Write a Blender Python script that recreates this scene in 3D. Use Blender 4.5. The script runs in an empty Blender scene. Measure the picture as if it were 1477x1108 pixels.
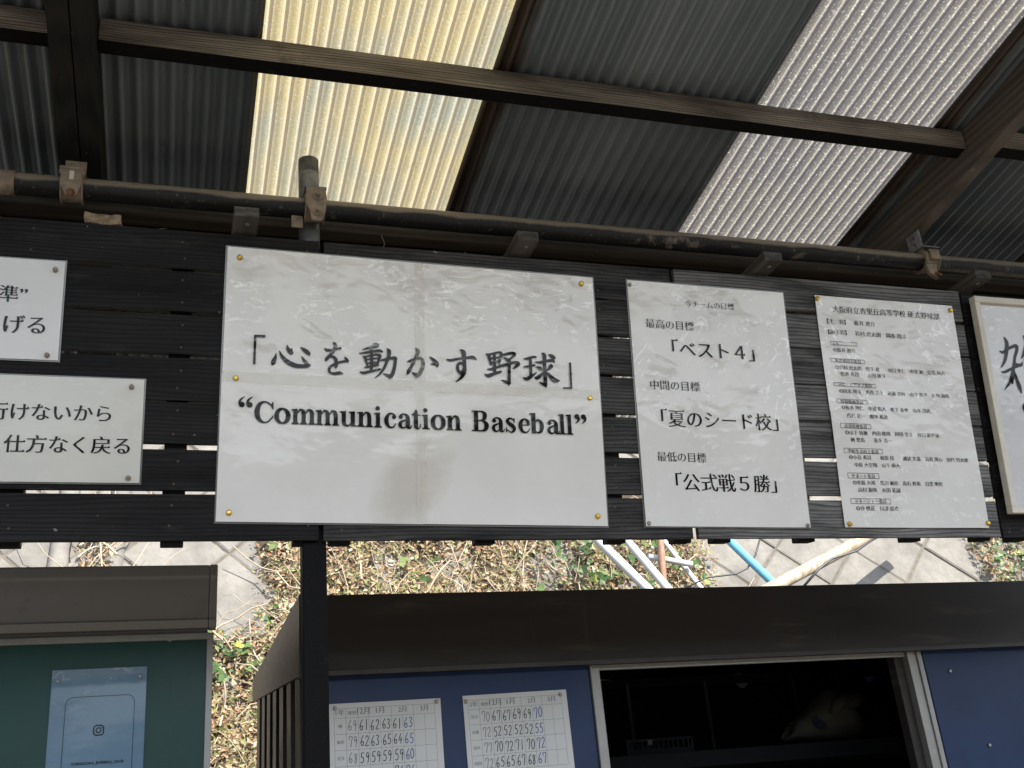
import bpy, bmesh, math, random
from mathutils import Matrix, Vector, noise as mnoise

S = bpy.context.scene
COL = S.collection
rnd = random.Random(7)

# ---------------------------------------------------------------- camera
FPX, YAW, PIT, ROL = 1528.9, 0.32987, 0.40778, -0.09455
fwd = Vector((math.sin(YAW)*math.cos(PIT), math.cos(YAW)*math.cos(PIT), math.sin(PIT)))
r0 = Vector((math.cos(YAW), -math.sin(YAW), 0)); u0 = r0.cross(fwd)
RIGHT = math.cos(ROL)*r0 + math.sin(ROL)*u0
UP = -math.sin(ROL)*r0 + math.cos(ROL)*u0
cam = bpy.data.cameras.new('camera'); camo = bpy.data.objects.new('camera', cam); COL.objects.link(camo)
cam.sensor_width = 36; cam.lens = FPX/1477*36; cam.clip_start = .05; cam.clip_end = 500
camo.matrix_world = Matrix(((RIGHT.x, UP.x, -fwd.x, 0), (RIGHT.y, UP.y, -fwd.y, 0), (RIGHT.z, UP.z, -fwd.z, 0), (0, 0, 0, 1)))
S.camera = camo
# the world's origin is the camera (eye height 1.5 m); X runs along the shelter, Y away from the viewer

# ---------------------------------------------------------------- light
SUND = Vector((.30, -.70, .70)).normalized()
w = bpy.data.worlds.new('World'); S.world = w; w.use_nodes = True
wn = w.node_tree; bgn = wn.nodes['Background']
sky = wn.nodes.new('ShaderNodeTexSky'); sky.sky_type = 'NISHITA'; sky.sun_disc = False
sky.sun_elevation = math.asin(SUND.z); sky.sun_rotation = math.atan2(SUND.x, SUND.y)
hs = wn.nodes.new('ShaderNodeHueSaturation'); hs.inputs['Saturation'].default_value = .6
wn.links.new(sky.outputs[0], hs.inputs['Color']); wn.links.new(hs.outputs[0], bgn.inputs[0]); bgn.inputs[1].default_value = .15
sl = bpy.data.lights.new('sun', 'SUN'); sl.energy = 4.0; sl.angle = math.radians(.5); sl.color = (1, .94, .84)
so = bpy.data.objects.new('sun', sl); COL.objects.link(so)
so.rotation_euler = (-SUND).to_track_quat('-Z', 'Y').to_euler(); so.location = (2, -4, 8)
vs = S.view_settings; vs.view_transform = 'Standard'; vs.look = 'None'; vs.gamma = 1; vs.exposure = 1.58
S.cycles.max_bounces = 10; S.cycles.diffuse_bounces = 5; S.cycles.transparent_max_bounces = 12
S.cycles.sample_clamp_indirect = 6

# ---------------------------------------------------------------- geometry helpers
def ray(px, py):
    return RIGHT*((px-738.5)/FPX) - UP*((py-554)/FPX) + fwd
def onY(px, py, Y):
    d = ray(px, py); return d*(Y/d.y)
AL = .1329; WD = 2.1981
WU = Vector((0, -math.sin(AL), math.cos(AL))); WN = Vector((0, -math.cos(AL), -math.sin(AL)))
WM = Matrix(((1, 0, 0, 0), (0, WU.y, WN.y, WD), (0, WU.z, WN.z, 0), (0, 0, 0, 1)))   # wall frame: u right, v up the boards, n towards the viewer
def onW(px, py, n=0.0):
    d = ray(px, py); P0 = Vector((0, WD, 0)) + WN*n
    P = d*(P0.dot(WN)/d.dot(WN)) - Vector((0, WD, 0)); return P.x, P.dot(WU)

class MB:
    def __init__(s): s.bm = bmesh.new()
    def quadbox(s, c8):
        v = [s.bm.verts.new(c) for c in c8]
        for f in ((0,3,2,1),(4,5,6,7),(0,1,5,4),(1,2,6,5),(2,3,7,6),(3,0,4,7)): s.bm.faces.new([v[i] for i in f])
        return v
    def box(s, x0, y0, z0, x1, y1, z1, m=None):
        c = [(x0,y0,z0),(x1,y0,z0),(x1,y1,z0),(x0,y1,z0),(x0,y0,z1),(x1,y0,z1),(x1,y1,z1),(x0,y1,z1)]
        if m: c = [m @ Vector(p) for p in c]
        s.quadbox(c); return s
    def tube(s, pts, r, n=12, cap=True, hollow=0.0):
        pts = [Vector(p) for p in pts]; rings = []
        rr = r if isinstance(r, (list, tuple)) else [r]*len(pts)
        a = None
        for i, p in enumerate(pts):
            t = (pts[min(i+1, len(pts)-1)] - pts[max(i-1, 0)]).normalized()
            if a is None:
                a = t.cross(Vector((0, 0, 1)));
                if a.length < 1e-3: a = t.cross(Vector((1, 0, 0)))
            a = (a - t*a.dot(t)).normalized(); b = t.cross(a)
            rings.append([s.bm.verts.new(p + a*(rr[i]*math.cos(2*math.pi*k/n)) + b*(rr[i]*math.sin(2*math.pi*k/n))) for k in range(n)])
        for A, B in zip(rings, rings[1:]):
            for k in range(n):
                f = s.bm.faces.new((A[k], A[(k+1) % n], B[(k+1) % n], B[k])); f.smooth = True
        if cap:
            s.bm.faces.new(rings[0][::-1]); s.bm.faces.new(rings[-1])
        return s
    def ring(s, c, axis, ro, ri, h, n=20, a0=0, a1=2*math.pi):
        ax = Vector(axis).normalized(); a = ax.cross(Vector((0, 0, 1)))
        if a.length < 1e-3: a = Vector((1, 0, 0))
        a.normalize(); b = ax.cross(a); c = Vector(c); L = []
        full = a1-a0 > 6.28
        m = n if full else n+1
        for k in range(m):
            t = a0+(a1-a0)*k/n; d = a*math.cos(t)+b*math.sin(t)
            L.append([s.bm.verts.new(c+d*q+ax*e) for q, e in ((ri,-h/2),(ro,-h/2),(ro,h/2),(ri,h/2))])
        for k in range(n):
            A, B = L[k], L[(k+1) % m]
            for j in range(4):
                s.bm.faces.new((A[j], A[(j+1) % 4], B[(j+1) % 4], B[j]))
        if not full: s.bm.faces.new(L[0]); s.bm.faces.new(L[-1][::-1])
        return s
    def lathe(s, prof, m=Matrix(), n=16):
        R = []
        for r, z in prof: R.append([s.bm.verts.new(m @ Vector((r*math.cos(2*math.pi*k/n), r*math.sin(2*math.pi*k/n), z))) for k in range(n)])
        for A, B in zip(R, R[1:]):
            for k in range(n):
                f = s.bm.faces.new((A[k], A[(k+1) % n], B[(k+1) % n], B[k])); f.smooth = True
        s.bm.faces.new(R[-1]); s.bm.faces.new(R[0][::-1]); return s
    def prism(s, poly, d, m=Matrix()):
        A = [s.bm.verts.new(m @ Vector((x, y, 0))) for x, y in poly]; B = [s.bm.verts.new(m @ Vector((x, y, d))) for x, y in poly]
        s.bm.faces.new(A[::-1]); s.bm.faces.new(B)
        n = len(A)
        for k in range(n): s.bm.faces.new((A[k], A[(k+1) % n], B[(k+1) % n], B[k]))
        return s
    def build(s, name, mat, parent=None, bevel=0, recalc=True, loc=None):
        if recalc: bmesh.ops.recalc_face_normals(s.bm, faces=s.bm.faces[:])
        me = bpy.data.meshes.new(name); s.bm.to_mesh(me); s.bm.free()
        for m_ in (mat if isinstance(mat, (list, tuple)) else [mat]): me.materials.append(m_)
        o = bpy.data.objects.new(name, me); COL.objects.link(o)
        if parent: o.parent = parent
        if loc: o.location = loc
        if bevel:
            b = o.modifiers.new('bevel', 'BEVEL'); b.width = bevel; b.segments = 2; b.limit_method = 'ANGLE'
        return o
def tag(o, label=None, cat=None, group=None, kind=None):
    for k, v in (('label', label), ('category', cat), ('group', group), ('kind', kind)):
        if v: o[k] = v
    return o
def empty(name, m, label, cat, group=None):
    o = bpy.data.objects.new(name, None); COL.objects.link(o); o.empty_display_size = .05
    o.matrix_world = m if isinstance(m, Matrix) else Matrix.Translation(Vector(m))
    return tag(o, label, cat, group)

# ---------------------------------------------------------------- material helpers
class NT:
    def __init__(s, name):
        s.m = bpy.data.materials.new(name); s.m.use_nodes = True; s.t = s.m.node_tree
        s.b = s.t.nodes['Principled BSDF']; s.out = s.t.nodes['Material Output']
        s.tc = s.n('ShaderNodeTexCoord')
    def n(s, typ, **kw):
        nd = s.t.nodes.new(typ)
        for k, v in kw.items(): setattr(nd, k, v)
        return nd
    def l(s, a, b): s.t.links.new(a, b)
    def coord(s, scale=(1, 1, 1), loc=(0, 0, 0), rand=False, rot=0.0):
        mp = s.n('ShaderNodeMapping'); mp.vector_type = 'TEXTURE' if rot else 'POINT'
        if rot: scale = tuple(1/q for q in scale); mp.inputs['Rotation'].default_value = (0, 0, rot)
        mp.inputs['Scale'].default_value = scale; mp.inputs['Location'].default_value = loc
        src = s.tc.outputs['Object']
        if rand:
            oi = s.n('ShaderNodeObjectInfo'); ad = s.n('ShaderNodeVectorMath', operation='MULTIPLY_ADD')
            cb = s.n('ShaderNodeCombineXYZ')
            for i in range(3): s.l(oi.outputs['Random'], cb.inputs[i])
            ad.inputs[1].default_value = (37, 51, 23); s.l(cb.outputs[0], ad.inputs[0]); s.l(src, ad.inputs[2]); src = ad.outputs[0]
        s.l(src, mp.inputs[0]); return mp.outputs[0]
    def noise(s, co, scale=5, detail=4, rough=.55, dist=0, typ='FBM'):
        nd = s.n('ShaderNodeTexNoise', noise_type=typ); s.l(co, nd.inputs['Vector'])
        nd.inputs['Scale'].default_value = scale; nd.inputs['Detail'].default_value = detail
        nd.inputs['Roughness'].default_value = rough; nd.inputs['Distortion'].default_value = dist
        return nd.outputs[0]
    def ramp(s, f, stops):
        r = s.n('ShaderNodeValToRGB'); e = r.color_ramp.elements
        while len(e) < len(stops): e.new(.5)
        for i, (p, c) in enumerate(stops):
            e[i].position = p; e[i].color = (c, c, c, 1) if isinstance(c, (int, float)) else (*c, 1)
        s.l(f, r.inputs[0]); return r.outputs[0]
    def mix(s, f, a, b, blend='MIX'):
        m = s.n('ShaderNodeMix', data_type='RGBA', blend_type=blend)
        for sock, v in ((m.inputs[0], f), (m.inputs[6], a), (m.inputs[7], b)):
            if isinstance(v, (int, float)): sock.default_value = v if sock == m.inputs[0] else (v, v, v, 1)
            elif isinstance(v, tuple): sock.default_value = (*v, 1)
            else: s.l(v, sock)
        return m.outputs[2]
    def math(s, op, a, b=0.0, c=0.0):
        m = s.n('ShaderNodeMath', operation=op)
        for i, v in enumerate((a, b, c)):
            if isinstance(v, (int, float)): m.inputs[i].default_value = v
            else: s.l(v, m.inputs[i])
        return m.outputs[0]
    def bump(s, h, strength=.3, dist=.002, nrm=None):
        b = s.n('ShaderNodeBump'); b.inputs['Strength'].default_value = strength; b.inputs['Distance'].default_value = dist
        s.l(h, b.inputs['Height'])
        if nrm: s.l(nrm, b.inputs['Normal'])
        return b.outputs[0]
    def set(s, **kw):
        for k, v in kw.items():
            sock = s.b.inputs[k.replace('_', ' ')]
            if isinstance(v, tuple): sock.default_value = (*v, 1) if len(v) == 3 else v
            elif isinstance(v, (int, float)): sock.default_value = v
            else: s.l(v, sock)
        return s

def dusty(name, base, dust, rough, lo=.45, hi=.7, scale=14, spec=.5, bump=.2, metallic=0, fine=120, topdust=0):
    t = NT(name); co = t.coord(rand=True)
    f = t.ramp(t.noise(co, scale, 6, .65), [(lo, 0.0), (hi, 1.0)])
    if topdust:
        g = t.n('ShaderNodeNewGeometry'); sp = t.n('ShaderNodeSeparateXYZ'); t.l(g.outputs['Normal'], sp.inputs[0])
        up = t.ramp(t.math('ADD', t.math('ADD', sp.outputs[2], .25), t.math('MULTIPLY', t.math('SUBTRACT', t.noise(co, 9, 4), .5), .9)), [(.1, 0.0), (.38, 1.0)])
        f = t.math('MAXIMUM', f, t.math('MULTIPLY', up, topdust))
    sp2 = t.ramp(t.noise(co, fine, 3, .6), [(.62, 0.0), (.74, 1.0)])
    c = t.mix(t.math('MULTIPLY', f, .85), base, dust)
    c = t.mix(t.math('MULTIPLY', sp2, .25), c, dust)
    t.set(Base_Color=c, Roughness=rough, Specular_IOR_Level=spec, Metallic=metallic)
    t.set(Normal=t.bump(t.noise(co, fine*.6, 4), bump, .002))
    return t.m
def wood(name, dark, light, rough=.6, axis=0, wear=.25, spec=.4, contrast=1.0, stretch=1.0):
    t = NT(name); sc = [14, 14, 14]; sc[axis] = .9*stretch
    co = t.coord(tuple(sc), rand=True)
    n1 = t.noise(co, 3.2, 8, .62, 1.2)
    sc2 = [60, 60, 60]; sc2[axis] = 1.5
    n2 = t.noise(t.coord(tuple(sc2), rand=True), 4, 4, .6, .3)
    wv = t.n('ShaderNodeTexWave', wave_type='BANDS', bands_direction='Z'); cw = t.coord(tuple(9 if i != axis else .55*stretch for i in range(3)), rand=True)
    t.l(cw, wv.inputs[0]); wv.inputs['Scale'].default_value = 1.6; wv.inputs['Distortion'].default_value = 11; wv.inputs['Detail'].default_value = 3; wv.inputs['Detail Scale'].default_value = .8
    g = t.mix(.45, n1, wv.outputs[0]); g = t.mix(.4, g, n2)
    c = t.mix(t.ramp(g, [(.5-.22/contrast, 0.0), (.5+.25/contrast, 1.0)]), dark, light)
    oi = t.n('ShaderNodeObjectInfo')
    v = t.math('MULTIPLY_ADD', oi.outputs['Random'], .5, .75)
    c = t.mix(1.0, c, v, 'MULTIPLY')
    sc_ = t.ramp(t.noise(t.coord((5, 5, 5), rand=True), 6, 8, .75), [(.63, 0.0), (.8, 1.0)])
    c = t.mix(t.math('MULTIPLY', sc_, wear), c, (.30, .27, .23))
    ch = t.ramp(t.noise(t.coord((1, 1, 1), rand=True), 75, 2, .5), [(.755, 0.0), (.775, 1.0)]); c = t.mix(t.math('MULTIPLY', ch, .5), c, (.32, .30, .27))
    t.set(Base_Color=c, Roughness=t.ramp(g, [(.3, rough-.1), (.7, rough+.1)]), Specular_IOR_Level=spec)
    t.set(Normal=t.bump(g, .5, .003))
    return t.m
def plain(name, col, rough=.5, metallic=0, var=.15, scale=20, bump=.05, spec=.5, stretch=(1, 1, 1)):
    t = NT(name); co = t.coord(stretch, rand=True); f = t.noise(co, scale, 5, .6)
    c = t.mix(t.ramp(f, [(.3, 0.0), (.7, 1.0)]), tuple(x*(1-var) for x in col), tuple(min(1, x*(1+var)) for x in col))
    t.set(Base_Color=c, Roughness=t.ramp(f, [(.3, max(.02, rough-.06)), (.7, rough+.08)]), Metallic=metallic, Specular_IOR_Level=spec)
    if bump: t.set(Normal=t.bump(f, bump, .003))
    return t.m
# ---------------------------------------------------------------- materials
M = {}
M['sand'] = plain('sandy_ground', (.095, .082, .066), .95, var=.25, scale=3, bump=.3)
M['hill'] = plain('hill_soil', (.16, .12, .08), .95, var=.4, scale=6, bump=.5)
def board_mat(name, dark, light, wear):
    t = NT(name); co = t.coord((.7, 5, 5), rand=True)
    wv = t.n('ShaderNodeTexWave', wave_type='BANDS', bands_direction='Y'); t.l(co, wv.inputs[0])
    wv.inputs['Scale'].default_value = 7; wv.inputs['Distortion'].default_value = 14; wv.inputs['Detail'].default_value = 3; wv.inputs['Detail Scale'].default_value = .4; wv.inputs['Detail Roughness'].default_value = .5
    n = t.noise(t.coord((1.5, 9, 9), rand=True), 2.0, 6, .62); f = t.noise(t.coord((5, 120, 120), rand=True), 3, 4, .65)
    oi = t.n('ShaderNodeObjectInfo')
    k = t.math('ADD', t.math('MULTIPLY', n, .75), t.math('MULTIPLY', f, .35)); k = t.math('ADD', k, t.math('MULTIPLY', t.math('SUBTRACT', oi.outputs['Random'], .5), .12))
    c = t.mix(t.ramp(k, [(.42, 0.0), (.70, 1.0)]), dark, light)
    c = t.mix(t.math('MULTIPLY', t.ramp(wv.outputs[0], [(.6, 0.0), (.95, 1.0)]), .65), c, tuple(x*.5 for x in dark))
    wr = t.ramp(t.noise(t.coord((2, 6, 6), rand=True), 5, 7, .75), [(.58, 0.0), (.78, 1.0)]); c = t.mix(t.math('MULTIPLY', wr, wear), c, (.20, .19, .175))
    ch = t.ramp(t.noise(t.coord((1, 1, 1), rand=True), 70, 2, .5), [(.745, 0.0), (.77, 1.0)]); c = t.mix(t.math('MULTIPLY', ch, .55), c, (.30, .28, .25))
    t.set(Base_Color=c, Roughness=t.ramp(f, [(.3, .5), (.7, .72)]), Specular_IOR_Level=.15, Normal=t.bump(t.math('ADD', wv.outputs[0], f), .35, .0015)); return t.m
M['board'] = board_mat('black_stained_wood', (.0045, .0045, .005), (.019, .0185, .019), .12)
M['board_worn'] = board_mat('greyed_black_wood', (.028, .028, .029), (.215, .212, .208), .3)
M['board_mid'] = board_mat('fading_black_wood', (.011, .011, .0115), (.085, .083, .082), .22)
M['timber_x'] = wood('weathered_timber', (.030, .026, .023), (.19, .165, .145), .78, 0, .25, .2, 1.6, 2.6)
def grain_timber(name, dark, light):
    t = NT(name); co = t.coord((.55, 6, 6), rand=True)
    wv = t.n('ShaderNodeTexWave', wave_type='BANDS', bands_direction='Z'); t.l(co, wv.inputs[0])
    wv.inputs['Scale'].default_value = 9; wv.inputs['Distortion'].default_value = 16; wv.inputs['Detail'].default_value = 2.5; wv.inputs['Detail Scale'].default_value = .35; wv.inputs['Detail Roughness'].default_value = .45
    n = t.noise(t.coord((1.2, 8, 8), rand=True), 2.2, 5, .6); f = t.noise(t.coord((3, 90, 90), rand=True), 3, 4, .6)
    c = t.mix(t.ramp(n, [(.36, 0.0), (.64, 1.0)]), dark, light)
    c = t.mix(t.math('MULTIPLY', t.ramp(wv.outputs[0], [(.55, 0.0), (.95, 1.0)]), .7), c, tuple(x*.32 for x in dark))
    c = t.mix(t.math('MULTIPLY', t.ramp(f, [(.4, 0.0), (.7, 1.0)]), .35), c, tuple(x*.5 for x in dark))
    sp = t.ramp(t.noise(t.coord((1, 1, 1), rand=True), 7, 5, .7), [(.60, 0.0), (.70, 1.0)]); c = t.mix(t.math('MULTIPLY', sp, .6), c, (.04, .036, .032))
    t.set(Base_Color=c, Roughness=.85, Specular_IOR_Level=.15, Normal=t.bump(wv.outputs[0], .3, .0015)); return t.m
M['purlin_face'] = grain_timber('pale_timber', (.10, .088, .075), (.33, .295, .25))
M['under_shade'] = dusty('shaded_underside', (.006, .006, .006), (.04, .035, .03), .85, .6, .8, 30, spec=.1)  # black tone standing in for shade below the purlins
M['rafter_wood'] = wood('dark_rafter_wood', (.006, .006, .006), (.018, .017, .016), .7, 1, .08, .25)
M['rafter_brown'] = wood('brown_rafter_wood', (.045, .037, .030), (.11, .092, .075), .7, 1, .2, .3)
M['arm_wood'] = wood('arm_wood', (.03, .027, .025), (.10, .09, .08), .7, 1, .2, .3)
M['beam'] = wood('dusty_beam', (.035, .030, .026), (.12, .10, .08), .85, 0, .3, .2)
M['pipe'] = dusty('black_painted_pipe', (.009, .009, .010), (.40, .335, .255), .45, .58, .82, 16, spec=.3, bump=.25, topdust=.65)
M['post'] = dusty('black_painted_post', (.005, .005, .005), (.07, .065, .06), .55, .6, .9, 18, spec=.07, bump=.3)
M['galv'] = dusty('galvanised_steel', (.14, .15, .17), (.38, .38, .38), .5, .4, .7, 30, metallic=.6, bump=.3)
M['clamp'] = dusty('rusty_clamp_steel', (.15, .125, .10), (.40, .31, .225), .75, .35, .65, 40, bump=.4, metallic=.2, topdust=.5)
M['rust'] = dusty('rust', (.14, .055, .025), (.25, .15, .09), .9, .4, .7, 60, bump=.5)
M['nail'] = plain('dull_nail', (.06, .045, .035), .7)
M['screw'] = plain('screw_steel', (.35, .34, .33), .4, .8)
M['alu'] = plain('aluminium_frame', (.24, .235, .22), .42, .4, var=.1, scale=30, stretch=(1, 1, 1))
M['cream'] = plain('cream_painted_frame', (.62, .58, .50), .5, var=.12, scale=12)
def panel_mat(name, col, scuff, rough):
    t = NT(name); a = t.noise(t.coord(rand=True), 3, 6, .65); v = t.noise(t.coord((34, 34, .9), rand=True), 1.6, 4, .6); q = t.noise(t.coord(rand=True), 9, 7, .75)
    c = t.mix(t.ramp(a, [(.3, 0.0), (.7, 1.0)]), tuple(x*.75 for x in col), tuple(x*1.2 for x in col))
    c = t.mix(t.math('MULTIPLY', t.ramp(v, [(.66, 0.0), (.74, 1.0)]), .22), c, scuff); c = t.mix(t.math('MULTIPLY', t.ramp(q, [(.66, 0.0), (.78, 1.0)]), .3), c, scuff)
    t.set(Base_Color=c, Roughness=t.ramp(a, [(.3, rough-.07), (.7, rough+.1)]), Specular_IOR_Level=.25, Normal=t.bump(a, .05, .004)); return t.m
M['blue'] = panel_mat('blue_door_steel', (.006, .022, .074), (.045, .065, .115), .38)
M['green'] = panel_mat('green_chalkboard', (.007, .042, .036), (.05, .095, .085), .36)
t = NT('brown_fascia_steel'); a_ = t.noise(t.coord((.5, 1, 3)), 5, 5, .6); sm_ = t.noise(t.coord((1.3, 1, 9), (1.7, 0, .4)), 2.2, 3, .5); sm2 = t.noise(t.coord((9, 1, .8)), 3, 4, .6)
c = t.mix(a_, (.024, .021, .019), (.035, .031, .028)); c = t.mix(t.math('MULTIPLY', t.ramp(sm_, [(.60, 0.0), (.74, 1.0)]), .5), c, (.10, .088, .075)); c = t.mix(t.math('MULTIPLY', t.ramp(sm2, [(.64, 0.0), (.76, 1.0)]), .25), c, (.09, .08, .07))
t.set(Base_Color=c, Roughness=t.ramp(sm_, [(.3, .36), (.7, .6)]), Specular_IOR_Level=.22, Normal=t.bump(t.noise(t.coord((1, 1, 1)), 2.5, 2), .12, .02)); M['fascia'] = t.m
M['fascia_lip'] = plain('dark_brown_lip', (.020, .014, .011), .45)
M['fascia_lip'] = plain('dark_brown_lip', (.020, .014, .011), .45)
M['greyfascia'] = dusty('grey_fascia_steel', (.165, .163, .160), (.065, .054, .042), .45, .56, .8, 7, bump=.05, fine=60)
M['dark'] = plain('dark_interior_steel', (.004, .0055, .0075), .85, spec=.15)  # shade inside the shed put into the colour, near black
M['darkline'] = plain('interior_upright_steel', (.03, .034, .038), .6, spec=.2)
M['ribs'] = plain('brown_ribbed_steel', (.030, .028, .028), .42, .1, var=.15, scale=8)
t = NT('stained_side_trim'); co = t.coord((1, 1, 1))
n_ = t.noise(t.coord((1, 22, 9)), 3, 5, .6, 2.2)
t.set(Base_Color=t.mix(t.ramp(n_, [(.48, 0.0), (.66, 1.0)]), (.055, .040, .030), (.21, .155, .11)), Roughness=.5)
M['trim'] = t.m
t = NT('concrete_blocks'); co = t.coord()
a = t.noise(co, 5, 8, .7); b_ = t.noise(co, 45, 5, .7)
c = t.mix(t.ramp(a, [(.35, 0.0), (.65, 1.0)]), (.105, .099, .090), (.185, .175, .160)); c = t.mix(t.ramp(b_, [(.5, 0.0), (.75, 1.0)]), c, (.13, .12, .105))
t.set(Base_Color=c, Roughness=.92, Normal=t.bump(b_, .5, .006)); M['concrete'] = t.m
M['mortar'] = plain('old_mortar', (.10, .087, .07), .95, var=.4, scale=25, bump=.5)

def metal_sheet_mat():
    t = NT('grey_corrugated_steel'); co = t.coord((1, .25, 1), rand=True)
    n = t.noise(co, 4, 5, .6); sep = t.n('ShaderNodeSeparateXYZ'); t.l(t.tc.outputs['Object'], sep.inputs[0])
    c = t.mix(t.ramp(n, [(.35, 0.0), (.7, 1.0)]), (.125, .155, .172), (.225, .262, .28))
    edge = t.math('ADD', sep.outputs[0], t.math('MULTIPLY', t.noise(t.coord((6, .8, 1), rand=True), 5, 5), .05))
    r = t.ramp(edge, [(.075, 1.0), (.095, 0.0)])
    streak = t.noise(t.coord((70, .6, 1), rand=True), 2, 5, .6)
    rc = t.mix(t.ramp(streak, [(.4, 0.0), (.65, 1.0)]), (.030, .024, .020), (.095, .065, .045))
    c = t.mix(r, c, rc)
    t.set(Base_Color=c, Roughness=.42, Metallic=.35, Normal=t.bump(n, .08, .003)); return t.m
M['metal'] = metal_sheet_mat()
def translucent_mat(name, clean, dappled, spk, x0):
    t = NT(name); co = t.coord((1, .45, 1), rand=True)
    n = t.noise(co, 4.5, 5, .6, .6); f = t.noise(t.coord(rand=True), 170, 3, .7); st = t.noise(t.coord((55, 1.2, 1), rand=True), 3, 4, .6)
    m = t.ramp(n, [(.47, 0.0), (.66, 1.0)])
    c = t.mix(m, clean, dappled)  # dappled tree shade painted into the sheet as noise patches
    c = t.mix(t.math('MULTIPLY', t.ramp(st, [(.52, 0.0), (.75, 1.0)]), .35), c, tuple(x*.55 for x in clean))
    c = t.mix(t.math('MULTIPLY', t.ramp(f, [(.58, 0.0), (.68, 1.0)]), spk), c, (.95, .93, .85))
    gr = t.noise(t.coord((1, .3, 1), rand=True), 60, 4, .7)
    c = t.mix(t.math('MULTIPLY', t.ramp(gr, [(.6, 0.0), (.72, 1.0)]), .5), c, tuple(x*.45 for x in clean))
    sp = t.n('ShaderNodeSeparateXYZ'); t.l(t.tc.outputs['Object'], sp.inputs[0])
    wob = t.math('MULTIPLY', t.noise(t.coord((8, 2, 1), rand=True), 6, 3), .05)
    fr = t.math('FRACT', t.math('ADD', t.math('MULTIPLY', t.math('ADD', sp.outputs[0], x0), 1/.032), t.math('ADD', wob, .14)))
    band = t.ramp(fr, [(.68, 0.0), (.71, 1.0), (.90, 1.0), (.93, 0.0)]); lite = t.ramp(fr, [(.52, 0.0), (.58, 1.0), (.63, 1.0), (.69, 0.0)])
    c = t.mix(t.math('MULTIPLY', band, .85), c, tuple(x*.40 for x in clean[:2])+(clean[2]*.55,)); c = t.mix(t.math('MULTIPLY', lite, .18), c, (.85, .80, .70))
    tr = t.n('ShaderNodeBsdfTranslucent'); df = t.n('ShaderNodeBsdfDiffuse'); gl = t.n('ShaderNodeBsdfGlossy'); gl.inputs['Roughness'].default_value = .25
    bp = t.bump(f, .6, .003)
    for nd in (tr, df): t.l(c, nd.inputs[0]); t.l(bp, nd.inputs['Normal'])
    t.l(bp, gl.inputs['Normal'])
    m1 = t.n('ShaderNodeMixShader'); m1.inputs[0].default_value = .25; t.l(tr.outputs[0], m1.inputs[1]); t.l(df.outputs[0], m1.inputs[2])
    m2 = t.n('ShaderNodeMixShader'); m2.inputs[0].default_value = .06; t.l(m1.outputs[0], m2.inputs[1]); t.l(gl.outputs[0], m2.inputs[2])
    t.l(m2.outputs[0], t.out.inputs[0]); return t.m
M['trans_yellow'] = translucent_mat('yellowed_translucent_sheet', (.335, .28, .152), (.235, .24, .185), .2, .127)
M['trans_grey'] = translucent_mat('frosted_translucent_sheet', (.128, .120, .104), (.112, .110, .103), .45, 1.326)

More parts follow.
